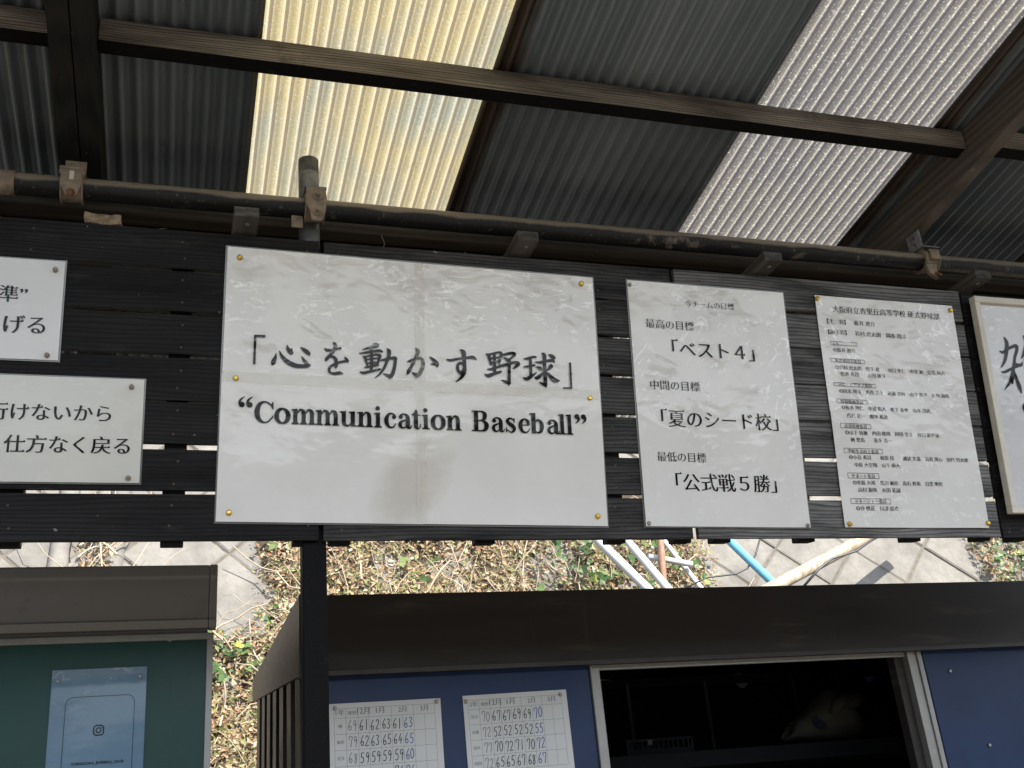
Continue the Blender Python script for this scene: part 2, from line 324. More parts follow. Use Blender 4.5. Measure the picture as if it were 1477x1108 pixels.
def laminate(name, base, wr=(0, 1), amount=1.0, stain=None, rough=.06, ang=0.0):
    """paper under plastic film; creases of the film in the clear coat's relief and their glints painted white into the colour; wr: poster heights (y) between which the film is creased"""
    t = NT(name); o = t.coord(); sep = t.n('ShaderNodeSeparateXYZ'); t.l(o, sep.inputs[0])
    od = sum(map(ord, name))*.37; n1 = t.noise(t.coord((1, 1, 1), (od, od*.6, 0)), 7, 4, .5)
    cr = t.noise(t.coord((1.0, 1.7, 1)), 9, 5, .55, 1.6, 'RIDGED_MULTIFRACTAL')
    cr2 = t.noise(t.coord((1.4, 1, 1), (3, 1, 0)), 26, 4, .5, .8)
    mask = t.ramp(t.noise(t.coord((1, 1, 1), (5, 2, 0)), 5.5, 3, .5), [(.42, .0), (.62, 1.0)])
    h = t.math('MULTIPLY', t.ramp(sep.outputs[1], [(0, 0.0), (1, 1.0)]), 1)
    mr = t.n('ShaderNodeMapRange'); t.l(sep.outputs[1], mr.inputs[0]); mr.inputs[1].default_value = wr[0]; mr.inputs[2].default_value = wr[1]; mr.clamp = True
    mk = t.math('MULTIPLY', mask, mr.outputs[0]); mk = t.math('ADD', mk, .02)
    hh = t.math('MULTIPLY', t.math('ADD', cr, t.math('MULTIPLY', cr2, .6)), mk)
    bp = t.bump(hh, .55*amount, .006); bp = t.bump(n1, .25*amount, .01, bp)
    c = t.mix(t.ramp(n1, [(.35, 0.0), (.65, 1.0)]), tuple(x*.95 for x in base), base)
    if stain:
        sx, sy, rx, ry, dx = stain
        ex = t.math('DIVIDE', t.math('SUBTRACT', t.math('SUBTRACT', sep.outputs[0], sx), t.math('MULTIPLY', t.math('SUBTRACT', sep.outputs[1], sy), dx)), rx)
        ey = t.math('DIVIDE', t.math('SUBTRACT', sep.outputs[1], sy), ry)
        d = t.math('ADD', t.math('MULTIPLY', ex, ex), t.math('MULTIPLY', ey, ey))
        d = t.math('ADD', d, t.math('MULTIPLY', t.math('SUBTRACT', t.noise(o, 12, 5, .6), .5), 1.6))
        c = t.mix(t.math('MULTIPLY', t.ramp(d, [(.1, 1.0), (1, 0.0)]), .42), c, (.42, .36, .29))
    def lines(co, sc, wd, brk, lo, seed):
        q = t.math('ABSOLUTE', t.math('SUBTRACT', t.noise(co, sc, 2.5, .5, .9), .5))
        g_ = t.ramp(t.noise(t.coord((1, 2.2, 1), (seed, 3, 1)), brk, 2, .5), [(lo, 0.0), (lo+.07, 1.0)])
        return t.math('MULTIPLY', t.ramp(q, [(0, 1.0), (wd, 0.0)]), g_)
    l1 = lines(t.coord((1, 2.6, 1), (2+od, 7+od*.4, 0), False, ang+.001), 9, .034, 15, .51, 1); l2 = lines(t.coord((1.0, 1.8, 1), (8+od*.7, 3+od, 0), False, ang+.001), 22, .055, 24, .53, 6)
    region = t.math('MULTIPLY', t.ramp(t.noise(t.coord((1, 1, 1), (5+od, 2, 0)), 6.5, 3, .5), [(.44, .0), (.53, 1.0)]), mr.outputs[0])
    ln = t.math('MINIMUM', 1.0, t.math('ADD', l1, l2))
    glint = t.math('MULTIPLY', t.math('MULTIPLY', ln, t.math('ADD', region, .04)), min(1.0, .95*amount)); c = t.mix(glint, c, (1, 1, 1)); c = t.mix(t.math('MULTIPLY', region, .16), c, (.42, .42, .42)); nb = t.bump(t.noise(t.coord((1, 1.5, 1)), 20, 3, .5, 1.0), .5, .006); mxn = t.n('ShaderNodeMix', data_type='VECTOR'); gn = t.n('ShaderNodeNewGeometry'); t.l(t.math('MULTIPLY', region, min(1, .7*amount)), mxn.inputs[0]); t.l(gn.outputs['Normal'], mxn.inputs[4]); t.l(nb, mxn.inputs[5]); t.set(Normal=mxn.outputs[1])  # film glints painted as white lines, the paper around them greyed
    sm = t.ramp(t.noise(o, 22, 5, .7), [(.6, 0.0), (.8, 1.0)]); c = t.mix(t.math('MULTIPLY', sm, .025), c, (.5, .46, .4))
    t.set(Base_Color=c, Roughness=.7, Specular_IOR_Level=.05, Coat_Weight=.7, Coat_Roughness=rough, Coat_IOR=1.42, Coat_Normal=bp)
    t2 = t.m.copy(); t2.name = name + '_ink'
    b2 = t2.node_tree.nodes['Principled BSDF']
    for l in list(b2.inputs['Base Color'].links): t2.node_tree.links.remove(l)
    
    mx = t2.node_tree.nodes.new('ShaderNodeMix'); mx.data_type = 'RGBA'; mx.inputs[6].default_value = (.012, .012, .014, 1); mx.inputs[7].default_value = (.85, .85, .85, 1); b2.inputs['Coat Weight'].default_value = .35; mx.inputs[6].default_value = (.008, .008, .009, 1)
    src = t2.node_tree.nodes[glint.node.name].outputs[0]; hf = t2.node_tree.nodes.new('ShaderNodeMath'); hf.operation = 'MULTIPLY'; hf.inputs[1].default_value = .6; t2.node_tree.links.new(src, hf.inputs[0]); t2.node_tree.links.new(hf.outputs[0], mx.inputs[0]); t2.node_tree.links.new(mx.outputs[2], b2.inputs['Base Color'])  # the painted glints pale the ink too
    return t.m, t2
M['film'] = plain('clear_film_edge', (.16, .16, .15), .12, var=.1, bump=0)
M['brass'] = plain('brass_tack', (.62, .42, .08), .28, .85, var=.15, scale=200)
M['pinclear'] = plain('dull_grey_tack', (.26, .24, .21), .3, .3, var=.3, scale=300)
M['pinrust'] = dusty('weathered_tack', (.22, .17, .13), (.38, .34, .30), .5, .4, .6, 200, bump=.3)

# ---------------------------------------------------------------- ground and unseen sky block
g = MB(); g.bm.faces.new([g.bm.verts.new(p) for p in ((-60, -80, -1.5), (60, -80, -1.5), (60, 4.6, -1.5), (-60, 4.6, -1.5))])
tag(g.build('ground', M['sand'], recalc=False), kind='structure')
M['sky_block'] = plain('sky_block_green', (.035, .045, .022), .95, var=.5, scale=.5, bump=.6)  # added unseen slopes behind the viewer, blocking low sky in the poster reflections
hb = MB(); V = []
for i in range(61):
    a = math.radians(-170+i*340/60) - math.pi/2; R0 = 55 + 6*mnoise.noise((i*.3, 0, 0)); H = 9.5+3.5*mnoise.noise((i*.23, 4, 0))
    if abs(i-30) > 22: H = 1
    d = Vector((math.cos(a), math.sin(a), 0)); V.append([hb.bm.verts.new(d*q + Vector((0, 0, z))) for q, z in ((R0, -1.6), (R0+3, H*.55), (R0+8, H*.9), (R0+16, H))])
for A, Bq in zip(V, V[1:]):
    for k in range(3): hb.bm.faces.new((A[k], Bq[k], Bq[k+1], A[k+1])).smooth = True
tag(hb.build('unseen_sky_block', M['sky_block']), kind='structure')
def hillY(z): return 5.2 + .4*(z-.4)
hb = MB(); vv = []
NXH, NZH = 120, 40
for j in range(NZH+1):
    z = -1.6 + 7.6*j/NZH
    for i in range(NXH+1):
        x = -6 + 18*i/NXH
        vv.append(hb.bm.verts.new((x, hillY(z) + .04 + .05*mnoise.noise((x*1.3, z*1.3, 0)), z)))
for j in range(NZH):
    for i in range(NXH):
        q = j*(NXH+1)+i; hb.bm.faces.new((vv[q], vv[q+1], vv[q+NXH+2], vv[q+NXH+1])).smooth = True
top = hb.bm.verts.new
tag(hb.build('hillside', M['hill']), kind='structure')
HM = Matrix.Translation((0, hillY(0), 0)) @ Matrix(((1, 0, 0, 0), (0, .3714, -.9285, 0), (0, .9285, .3714, 0), (0, 0, 0, 1)))  # slope frame: x, up-slope, out of the slope
def hp(x, s, n=0.0): return HM @ Vector((x, s, n))

# retaining wall of diamond blocks
rw = MB(); side = .385; gap = .013
for i in range(-14, 24):
    for j in range(-14, 24):
        cx_, cs = (i-j)*side*.7071, (i+j)*side*.7071
        if not (-2.2 < cx_ < 6.2 and -.2 < cs < 2.5): continue
        hgt = .02 + rnd.uniform(-.006, .006)
        o = []
        for k, (sz, n) in enumerate(((side/2-gap/2, -.03), (side/2-gap/2, hgt-.008), (side/2-gap/2-.010, hgt))):
            r = sz*1.4142
            o.append([rw.bm.verts.new(hp(cx_+dx*r, cs+dy*r, n+rnd.uniform(-.003, .003))) for dx, dy in ((1, 0), (0, 1), (-1, 0), (0, -1))])
        for A, B in zip(o, o[1:]):
            for k in range(4): rw.bm.faces.new((A[k], A[(k+1) % 4], B[(k+1) % 4], B[k]))
        rw.bm.faces.new(o[-1])
rwo = rw.build('retaining_wall', M['concrete']); mo = MB(); mo.quadbox([tuple(hp(x, q, n)) for n in (-.03, .011) for x, q in ((-2.4, -.3), (6.4, -.3), (6.4, 2.7), (-2.4, 2.7))]); mo.build('mortar', M['mortar'], rwo)
tag(rwo, 'sunlit sloping concrete wall of diamond shaped blocks behind the sheds', 'retaining wall')
for px, lab in ((84, 'pale rounded concrete rib left of the dry vines above the grey shed'), (163, 'pale rounded concrete rib right of the dry vines above the grey shed')):
    p = onY(px, 795, 5.6)
    b = MB(); b.tube([hp(p.x+(s-1.5)*.03, s, .02) for s in (0, .5, 1, 1.3, 1.6, 2.2, 2.8)], [.05, .052, .05, .054, .05, .053, .05], 14)
    tag(b.build('concrete_rib', M['concrete']), lab, 'concrete rib', 'concrete ribs on the slope')

# leaves, ivy and twigs on the slope
def leafmat(name, stops, rough=.55, trans=.25):
    t = NT(name); gi = t.n('ShaderNodeNewGeometry')
    c = t.ramp(gi.outputs['Random Per Island'], stops); c = t.mix(1.0, c, (.86, .85, .84), 'MULTIPLY')
    c = t.mix(t.ramp(t.noise(t.coord(), 3.2, 4, .6), [(.35, .55), (.62, 0.0)]), c, (1, .86, .74), 'MULTIPLY'); c = t.mix(t.ramp(t.noise(t.coord((1, 1, 1), (4, 4, 4)), 4.5, 4, .6), [(.5, 0.0), (.7, .3)]), c, (.34, .38, .2), 'SOFT_LIGHT')
    t.set(Base_Color=c, Roughness=rough, Specular_IOR_Level=.35)
    tr = t.n('ShaderNodeBsdfTranslucent'); t.l(c, tr.inputs[0]); mx = t.n('ShaderNodeMixShader'); mx.inputs[0].default_value = trans
    t.l(t.b.outputs[0], mx.inputs[1]); t.l(tr.outputs[0], mx.inputs[2]); t.l(mx.outputs[0], t.out.inputs[0]); return t.m
M['leaf'] = leafmat('dead_leaves', [(0, (.34, .21, .13)), (.14, (.50, .38, .25)), (.28, (.19, .12, .075)), (.40, (.58, .48, .35)), (.52, (.16, .22, .075)), (.64, (.42, .25, .16)), (.74, (.26, .32, .13)), (.84, (.62, .55, .43)), (.93, (.30, .34, .16)), (1, (.09, .085, .05))])
M['ivy'] = leafmat('ivy_leaves', [(0, (.04, .10, .03)), (.4, (.08, .15, .055)), (.78, (.13, .20, .07)), (.92, (.20, .25, .10)), (1, (.34, .38, .06))], .4)
M['twig'] = plain('dry_twigs', (.34, .27, .20), .8, var=.3, scale=8)
def cover(x, s):
    """how thickly leaves lie at a place on the slope"""
    d = 0.0
    if .12 < x < 2.75: d = 1.0
    if x <= .55: d = max(0.0, min(1.0, (x+.02-.12*max(0, s-1.15)*2.5)/.25)) if s < 1.12 else max(0.0, min(1.0, (x-.38)/.2))
    if 2.75 <= x < 3.1: d = (3.1-x)/.35
    if 1.9 < x < 2.7: d *= .55
    d *= .55 + .9*max(0, mnoise.noise((x*2.3, s*2.3, 4))+.5)
    if x > 4.95: d = .55
    if -.46 < x < -.30: d = .5
    return d
def leaf_poly(mb, c, nx, ny, nz, L, W, shape):
    if shape == 'dead':
        pts = [(-.5, 0, 0), (-.1, .5, .18), (.5, 0, .05), (-.1, -.5, .18)]; fs = ((0, 1, 2), (0, 2, 3))
    elif shape == 'blade':
        pts = [(-.5, -.2, 0), (-.5, .2, 0), (.5, 0, .1)]; fs = ((0, 1, 2),)
    else:
        pts = [(-.35, 0, 0), (-.5, .34, .08), (-.1, .5, .1), (.0, .27, .03), (.55, 0, .1), (0, -.27, .03), (-.1, -.5, .1), (-.5, -.34, .08)]
        fs = ((0, 1, 2), (0, 2, 3), (0, 3, 4), (0, 4, 5), (0, 5, 6), (0, 6, 7))
    v = [mb.bm.verts.new(c + nx*(a*L) + ny*(b*W) + nz*(h*L)) for a, b, h in pts]
    for f in fs: mb.bm.faces.new([v[i] for i in f])
E1 = Vector((1, 0, 0)); E2 = (HM.to_3x3() @ Vector((0, 1, 0))); E3 = (HM.to_3x3() @ Vector((0, 0, 1)))
def rframe(tilt):
    n = (E3 + E1*rnd.uniform(-tilt, tilt) + E2*rnd.uniform(-tilt, tilt)).normalized()
    a = (E1*rnd.uniform(-1, 1) + E2*rnd.uniform(-1, 1)); a = (a - n*a.dot(n)).normalized(); return a, n.cross(a), n
M['humus'] = plain('leaf_mould', (.055, .042, .028), .95, var=.5, scale=30, bump=.8)
bd = MB(); gx, gs = 90, 50; G = {}
for i in range(gx):
    for j in range(gs):
        x, q = -.1+3.2*i/(gx-1), .1+1.95*j/(gs-1); cv = min(1, cover(x, q)*1.1)
        if cover(x, q) > .12: G[i, j] = bd.bm.verts.new(hp(x, q, .004+.06*cv*(.6+1.1*mnoise.noise((x*5, q*5, 0)))))
for i in range(gx-1):
    for j in range(gs-1):
        k4 = [(i, j), (i+1, j), (i+1, j+1), (i, j+1)]
        if all(k in G for k in k4): bd.bm.faces.new([G[k] for k in k4]).smooth = True
tag(bd.build('leaf_mould', M['humus'], recalc=False), kind='stuff')
lf = MB(); cnt = 0
while cnt < 30000:
    x, s = rnd.uniform(-.7, 5.4), rnd.uniform(.15, 1.95)
    if x < .9 and s < .9 and rnd.random() < .3: x = rnd.uniform(0, .7)
    if rnd.random() > cover(x, s): continue
    a, b, n = rframe(.9); L = rnd.choice((.018, .024, .03, .042))*rnd.uniform(.7, 1.2)
    if rnd.random() < .35: leaf_poly(lf, hp(x, s, rnd.uniform(.03, .13)+.05*mnoise.noise((x*5, s*5, 0))), a, b, n, rnd.uniform(.04, .09), .012, 'blade')
    else: leaf_poly(lf, hp(x, s, rnd.uniform(.03, .12)+.05*mnoise.noise((x*5, s*5, 0))), a, b, n, L, L*rnd.uniform(.4, .8), 'dead')
    cnt += 1
tag(lf.build('leaf_litter', M['leaf'], recalc=False), kind='stuff')
iv = MB(); cnt = 0
while cnt < 760:
    x, s = rnd.uniform(-.5, 5.5), rnd.uniform(.2, 1.95)
    cl = mnoise.noise((x*1.7+9, s*1.7, 2))
    dens = max(0, cl*1.3) * cover(x, s) + (.8 if x > 5.0 else 0)
    if rnd.random() > dens: continue
    a, b, n = rframe(.6); L = rnd.choice((.022, .032, .045, .062))*rnd.uniform(.8, 1.2)
    leaf_poly(iv, hp(x, s, rnd.uniform(.08, .17)), a, b, n, L, L*1.05, 'ivy'); cnt += 1
tag(iv.build('ivy', M['ivy'], recalc=False), kind='stuff')
tw = MB()
for k in range(260):
    x, s = rnd.uniform(0, 3.0), rnd.uniform(.2, 1.9)
    if rnd.random() > cover(x, s)+.05: continue
    if k < 40: x, s = rnd.uniform(-.5, -.26), rnd.uniform(1.2, 1.75)
    an = rnd.uniform(.5, 2.6); L = rnd.uniform(.12, .55); cv = rnd.uniform(-.9, .9); pts = []
    for i in range(7):
        pts.append(hp(x, s, rnd.uniform(.09, .17))); x += math.cos(an)*L/6; s += math.sin(an)*L/6; an += cv/6+rnd.uniform(-.15, .15)
    r = rnd.choice((.0022, .003, .0045, .006)); tw.tube(pts, [r*(1-.09*i) for i in range(7)], 5, cap=False)
tag(tw.build('dry_vines', M['twig']), kind='stuff')

# poles and pipes between the sheds and the slope
M['whitepaint'] = dusty('white_painted_pole', (.46, .475, .49), (.25, .24, .22), .4, .6, .8, 30, bump=.1)
M['bluepaint'] = plain('light_blue_pipe', (.11, .33, .47), .4, var=.12)
M['oldpipe'] = dusty('rust_spotted_pipe', (.36, .33, .26), (.20, .13, .07), .6, .42, .62, 25, bump=.3)
M['brownpipe'] = dusty('brown_pipe', (.25, .13, .08), (.34, .24, .17), .6, .5, .75, 25, bump=.2)
def pole(name, a, b, r, Y0, Y1, mat, label, cat, group=None, n=12):
    A, B = onY(*a, Y0), onY(*b, Y1); d = (B-A)
    o = MB().tube([A - d*1.2, A, B, B + d*2.2], r, n).build(name, mat)
    return tag(o, label, cat, group)
pole('slanting_pole', (868, 785), (924, 840), .024, 5.0, 4.75, M['whitepaint'], 'thick white pole sloping down to the right behind the shed roof', 'pole', 'white poles behind the shed')
pole('slanting_pole', (907, 783), (952, 836), .022, 5.05, 4.8, M['whitepaint'], 'white pole sloping down into the foot of the brown upright pipe', 'pole', 'white poles behind the shed')
pole('upright_pipe', (953, 785), (957, 838), .018, 4.9, 4.9, M['brownpipe'], 'brown upright pipe beside the white poles behind the shed', 'pipe')
pole('plastic_pipe', (1055, 783), (1112, 838), .022, 4.95, 4.75, M['bluepaint'], 'light blue pipe sloping down to the right behind the shed', 'pipe')
pole('old_pipe', (1236, 783), (1140, 834), .034, 5.0, 4.75, M['oldpipe'], 'thick mottled grey pipe with rust spots sloping down to the left', 'pipe')
pole('slanting_pole', (963, 787), (1003, 838), .014, 5.1, 4.95, M['whitepaint'], 'thinnest white pole just right of the brown upright pipe', 'pole', 'white poles behind the shed')
b = MB(); A = onY(935, 803, 4.95); B = onY(998, 814, 4.95)
b.tube([A, B], .016, 10); tag(b.build('cross_bar', M['whitepaint']), 'short white level bar crossing behind the brown upright pipe', 'bar')
M['cable'] = plain('black_cable', (.03, .03, .035), .5)
b = MB(); b.tube([onY(x, y, 4.85) for x, y in ((1096, 778), (1090, 800), (1078, 820), (1062, 828), (1020, 833), (985, 850))], .005, 6)
tag(b.build('cable', M['cable']), 'thin dark cable drooping beside the light blue pipe', 'cable', 'cables behind the shed')
b = MB(); b.tube([onY(x, y, 4.8) for x, y in ((1262, 776), (1235, 795), (1200, 806), (1180, 822), (1160, 845))], .007, 6)
tag(b.build('cable', M['cable']), 'dark cable running along the mottled grey pipe', 'cable', 'cables behind the shed')

# ---------------------------------------------------------------- shelter roof
SL = math.tan(math.radians(8)); AMP = .0045
def rz(Y): return 1.6 - SL*(Y-2)
roof = empty('shelter_roof', (0, 2, rz(2)), 'lean to roof of dark corrugated steel with two pale translucent strips', 'roof')
RI = Matrix.Translation((0, -2, -rz(2)))
def sheet(name, x0, x1, pitch, mat, dz=0, label=None, Y0=-.7, Y1=3.55, amp=.0075):
    b = MB(); n = int((x1-x0)/pitch*10); rows = 8; V = []
    for j in range(rows+1):
        Y = Y0+(Y1-Y0)*j/rows
        for i in range(n+1):
            x = (x1-x0)*i/n
            V.append(b.bm.verts.new((x, Y-2, rz(Y)-rz(2)+dz + amp*math.sin(2*math.pi*(x+x0)/pitch))))
    for j in range(rows):
        for i in range(n):
            q = j*(n+1)+i; b.bm.faces.new((V[q], V[q+1], V[q+n+2], V[q+n+1])).smooth = True
    o = b.build(name, mat, roof, recalc=False); o.location.x = x0; tag(o, label); return o
for x0, x1, dz in ((-1.87, -1.2, .004), (-1.22, -.53, .006), (-.55, .136, .008), (.652, 1.336, .008), (1.858, 2.55, .008), (2.53, 3.2, .006), (3.18, 3.85, .004)):
    sheet('metal_sheet', x0, x1, .0365, M['metal'], dz)
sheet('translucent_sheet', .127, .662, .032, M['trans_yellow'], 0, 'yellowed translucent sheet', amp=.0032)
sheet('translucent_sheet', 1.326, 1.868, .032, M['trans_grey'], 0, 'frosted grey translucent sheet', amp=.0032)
def rafter(x0, x1, mat, h=.112):
    b = MB(); Y0, Y1 = -.7, 3.5; t = -AMP-.001
    b.quadbox([(x0, Y0-2, rz(Y0)-rz(2)+t-h), (x1, Y0-2, rz(Y0)-rz(2)+t-h), (x1, Y1-2, rz(Y1)-rz(2)+t-h), (x0, Y1-2, rz(Y1)-rz(2)+t-h),
               (x0, Y0-2, rz(Y0)-rz(2)+t), (x1, Y0-2, rz(Y0)-rz(2)+t), (x1, Y1-2, rz(Y1)-rz(2)+t), (x0, Y1-2, rz(Y1)-rz(2)+t)])
    b.build('rafter', mat, roof, bevel=.002)
rafter(-.275, -.2335, M['rafter_wood']); rafter(-.2315, -.19, M['rafter_wood']); rafter(1.94, 1.978, M['rafter_brown'])
def purlin(x0, x1, Y, h=.058, d=.042):
    zt = rz(Y)-rz(2)-AMP-.004
    b = MB(); b.box(x0, Y-2, zt-h, x1, Y-2+d, zt); bmesh.ops.recalc_face_normals(b.bm, faces=b.bm.faces[:])
    for f in b.bm.faces: f.material_index = 1 if f.normal.z < -.5 else 0  # underside shade put into the colour: downward faces get the black material
    b.build('purlin', [M['purlin_face'], M['under_shade']], roof, bevel=.0015)
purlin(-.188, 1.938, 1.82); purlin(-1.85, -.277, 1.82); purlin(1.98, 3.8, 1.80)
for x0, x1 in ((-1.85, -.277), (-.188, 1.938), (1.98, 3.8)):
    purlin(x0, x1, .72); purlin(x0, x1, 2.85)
p = onY(1385, 205, 1.83); b = MB(); b.ring((1.936, 1.832, p.z+.01), (1, 0, 0), .042, .036, .004, 16, 1.2, 3.0)
ob = b.build('rust_stain_strap', M['rust'], roof); ob.location = -Vector((0, 2, rz(2))); ob.name = 'strap'; tag(ob, 'rusty strap')

# horizontal scaffold pipe, post, clamps, beam
PY, PR = 2.10, .0243
pz = onY(700, 323.5, PY).z
sp = MB().tube([(-2.2, PY, pz), (-.3, PY, pz), (1, PY, pz-.002), (3.9, PY, pz)], PR, 24).build('scaffold_pipe', M['pipe'])
tag(sp, 'long black scaffold pipe running level above the slatted boards, dusty on top', 'pipe')
cx0 = onY(3, 268, PY-.02).x
MB().tube([(cx0-.06, PY, pz), (cx0+.022, PY, pz)], PR+.003, 24).build('joint_sleeve', M['clamp'], sp)
PX = onY(453, 900, 2.155).x
b = MB(); b.box(PX-.0245, 2.133, -1.5, PX+.0245, 2.178, 1.30)
po = b.build('support_post', M['post'], bevel=.003); tag(po, 'black square steel post below the big centre poster', 'post')
for z in (.55, .33, .13, .72):
    MB().tube([(PX+.012, 2.134, z), (PX+.012, 2.131, z)], .0022, 8).build('screw', M['dark'], po)
stz = onY(453, 233, 2.15).z
b = MB(); b.tube([(PX, 2.152, 1.302), (PX, 2.152, stz)], PR, 24, cap=False); b.ring((PX, 2.152, stz-.02), (0, 0, 1), PR, PR-.003, .04, 24)
tag(b.build('pipe_stub', M['galv']), 'short grey galvanised pipe end standing up above the black scaffold pipe', 'pipe')
zb = onY(700, 352, 2.19).z
b = MB(); b.box(-2.1, 2.19, zb, 3.8, 2.235, zb+.085); bo = b.build('eave_beam', M['beam'], bevel=.002); MB().box(-2.1, 2.238, 1.297, 3.8, 2.255, zb+.07).build('added_dark_strip', M['board'], bo); tag(bo, 'dusty timber beam running just behind the black scaffold pipe', 'beam')  # added dark strip closes the bright gap below the beam, standing for shade

def bolt(b, p, d, r=.008, L=.012):
    d = Vector(d).normalized(); p = Vector(p); b.tube([p, p+d*L], r, 6); b.tube([p+d*L, p+d*(L+.010)], r*.55, 8)
def clamp(x, label, kind):
    root = empty('pipe_clamp', (x, PY, pz), label, 'clamp', 'clamps on the scaffold pipe')
    b = MB(); b.ring((0, 0, 0), (1, 0, 0), .0315, .0245, .046, 22); b.ring((-.021, 0, 0), (1, 0, 0), .035, .0312, .004, 22); b.ring((.021, 0, 0), (1, 0, 0), .035, .0312, .004, 22)
    b.build('band', M['clamp'], root, bevel=.001)
    if kind == 'left':
        b = MB(); b.box(-.026, -.036, .026, .026, .02, .034); b.box(-.026, -.036, .012, .026, -.031, .026); b.build('saddle', M['clamp'], root, bevel=.003)
        b = MB(); b.box(-.020, .005, .034, .024, .010, .075); b.build('bracket', M['clamp'], root, bevel=.001)
        b = MB(); b.prism([(-.021, .012), (.021, .012), (.022, -.018), (.012, -.046), (-.008, -.046), (-.022, -.02)], .006, Matrix.Translation((0, -.039, 0)) @ Matrix.Rotation(math.pi/2, 4, 'X')); b.build('flap', M['clamp'], root, bevel=.002)
        b = MB(); bolt(b, (.002, -.040, -.036), (0, -.7, -.5), .009); b.build('bolt', M['rust'], root)
        b = MB(); b.box(-.004, -.048, -.008, .006, -.044, .014); b.build('latch', M['cream'], root, bevel=.002)
    elif kind == 'mid':
        b = MB(); b.prism([(-.022, .034), (.022, .034), (.025, .01), (.022, -.03), (.013, -.056), (-.010, -.056), (-.015, -.028), (-.024, -.012)], .007, Matrix.Translation((0, -.036, 0)) @ Matrix.Rotation(math.pi/2, 4, 'X')); b.build('saddle', M['clamp'], root, bevel=.003)
        b = MB(); b.box(-.025, -.043, .030, .025, .012, .036); b.build('cap', M['galv'], root, bevel=.002)
        for q in ((.004, -.043, .010), (.003, -.043, -.032)):
            b = MB(); bolt(b, q, (0, -1, -.2), .0085, .007); b.ring((q[0], q[1]-.001, q[2]), (0, 1, 0), .013, .008, .003, 16); b.build('bolt', M['clamp'], root)
        b = MB(); b.box(-.052, -.006, -.056, -.026, -.002, -.024); b.build('lug', M['clamp'], root, bevel=.002)
    else:
        b = MB(); b.box(-.012, -.042, -.012, .016, -.030, .014); b.box(-.014, -.040, .014, .018, -.028, .020); b.build('hinge', M['clamp'], root, bevel=.002)
        b = MB(); b.prism([(-.018, 0), (.016, 0), (.010, -.045), (-.014, -.03)], .012, Matrix.Translation((-.012, -.020, -.024)) @ Matrix.Rotation(math.pi/2, 4, 'X')); b.build('lug', M['clamp'], root, bevel=.002)
        b = MB(); bolt(b, (-.006, -.026, -.052), (.2, -.8, -.5), .007); b.build('bolt', M['rust'], root)
        b = MB(); b.box(-.0285, -.034, .030, -.0245, .02, .085, Matrix.Rotation(.0, 4, 'Y')); b.box(-.0245, -.034, .030, .03, .02, .034); b.build('angle_plate', M['galv'], root, bevel=.001)
        for z in (.048, .070): b = MB(); b.tube([(-.0284, -.008, z), (-.031, -.008, z)], .004, 8); b.build('screw', M['rust'], root)
clamp(onY(102, 275, PY-.03).x, 'dusty rusty clamp on the scaffold pipe under the black double rafter', 'left')
clamp(onY(455, 300, PY-.03).x, 'rusty clamp with two bolts holding the short grey pipe end', 'mid')
clamp(1.968, 'round clamp with a pale angle plate under the brown rafter', 'right')

M['fibre'] = plain('fibrous_brown_lump', (.24, .18, .12), .95, var=.5, scale=70, bump=1.0)
p = onY(150, 312, 2.06)
b = MB()
for k in range(1): b.box(-.034, -.012, 0, .036, .03, .024)
bmesh.ops.subdivide_edges(b.bm, edges=b.bm.edges[:], cuts=5, use_grid_fill=True)
for v in b.bm.verts: v.co += Vector((mnoise.noise(v.co*60), mnoise.noise(v.co*60+Vector((9, 0, 0))), mnoise.noise(v.co*60+Vector((0, 9, 0)))))*.005
ob = b.build('fibre_block', M['fibre'], loc=(p.x, 2.045, 1.2585)); tag(ob, 'rough brown fibrous block lying on the top board below the left clamp', 'block')
b = MB()
for k in range(150):
    seg = rnd.choice(((155, 330), (500, 680), (620, 690))); x = onY(rnd.uniform(*seg), 335, 2.1).x; y = 2.1+rnd.uniform(-.02, .06); z = 1.262+rnd.uniform(0, .012); an = rnd.uniform(-.5, .5); pts = []
    for i in range(6):
        pts.append((x, y, z)); x += .022*math.cos(an); z += .012*math.sin(an)+rnd.uniform(-.002, .002); z = max(1.259, z); y += rnd.uniform(-.004, .004); an += rnd.uniform(-.5, .5)
    b.tube(pts, .0007, 4, cap=False)
tag(b.build('dry_roots', M['fibre']), kind='stuff')

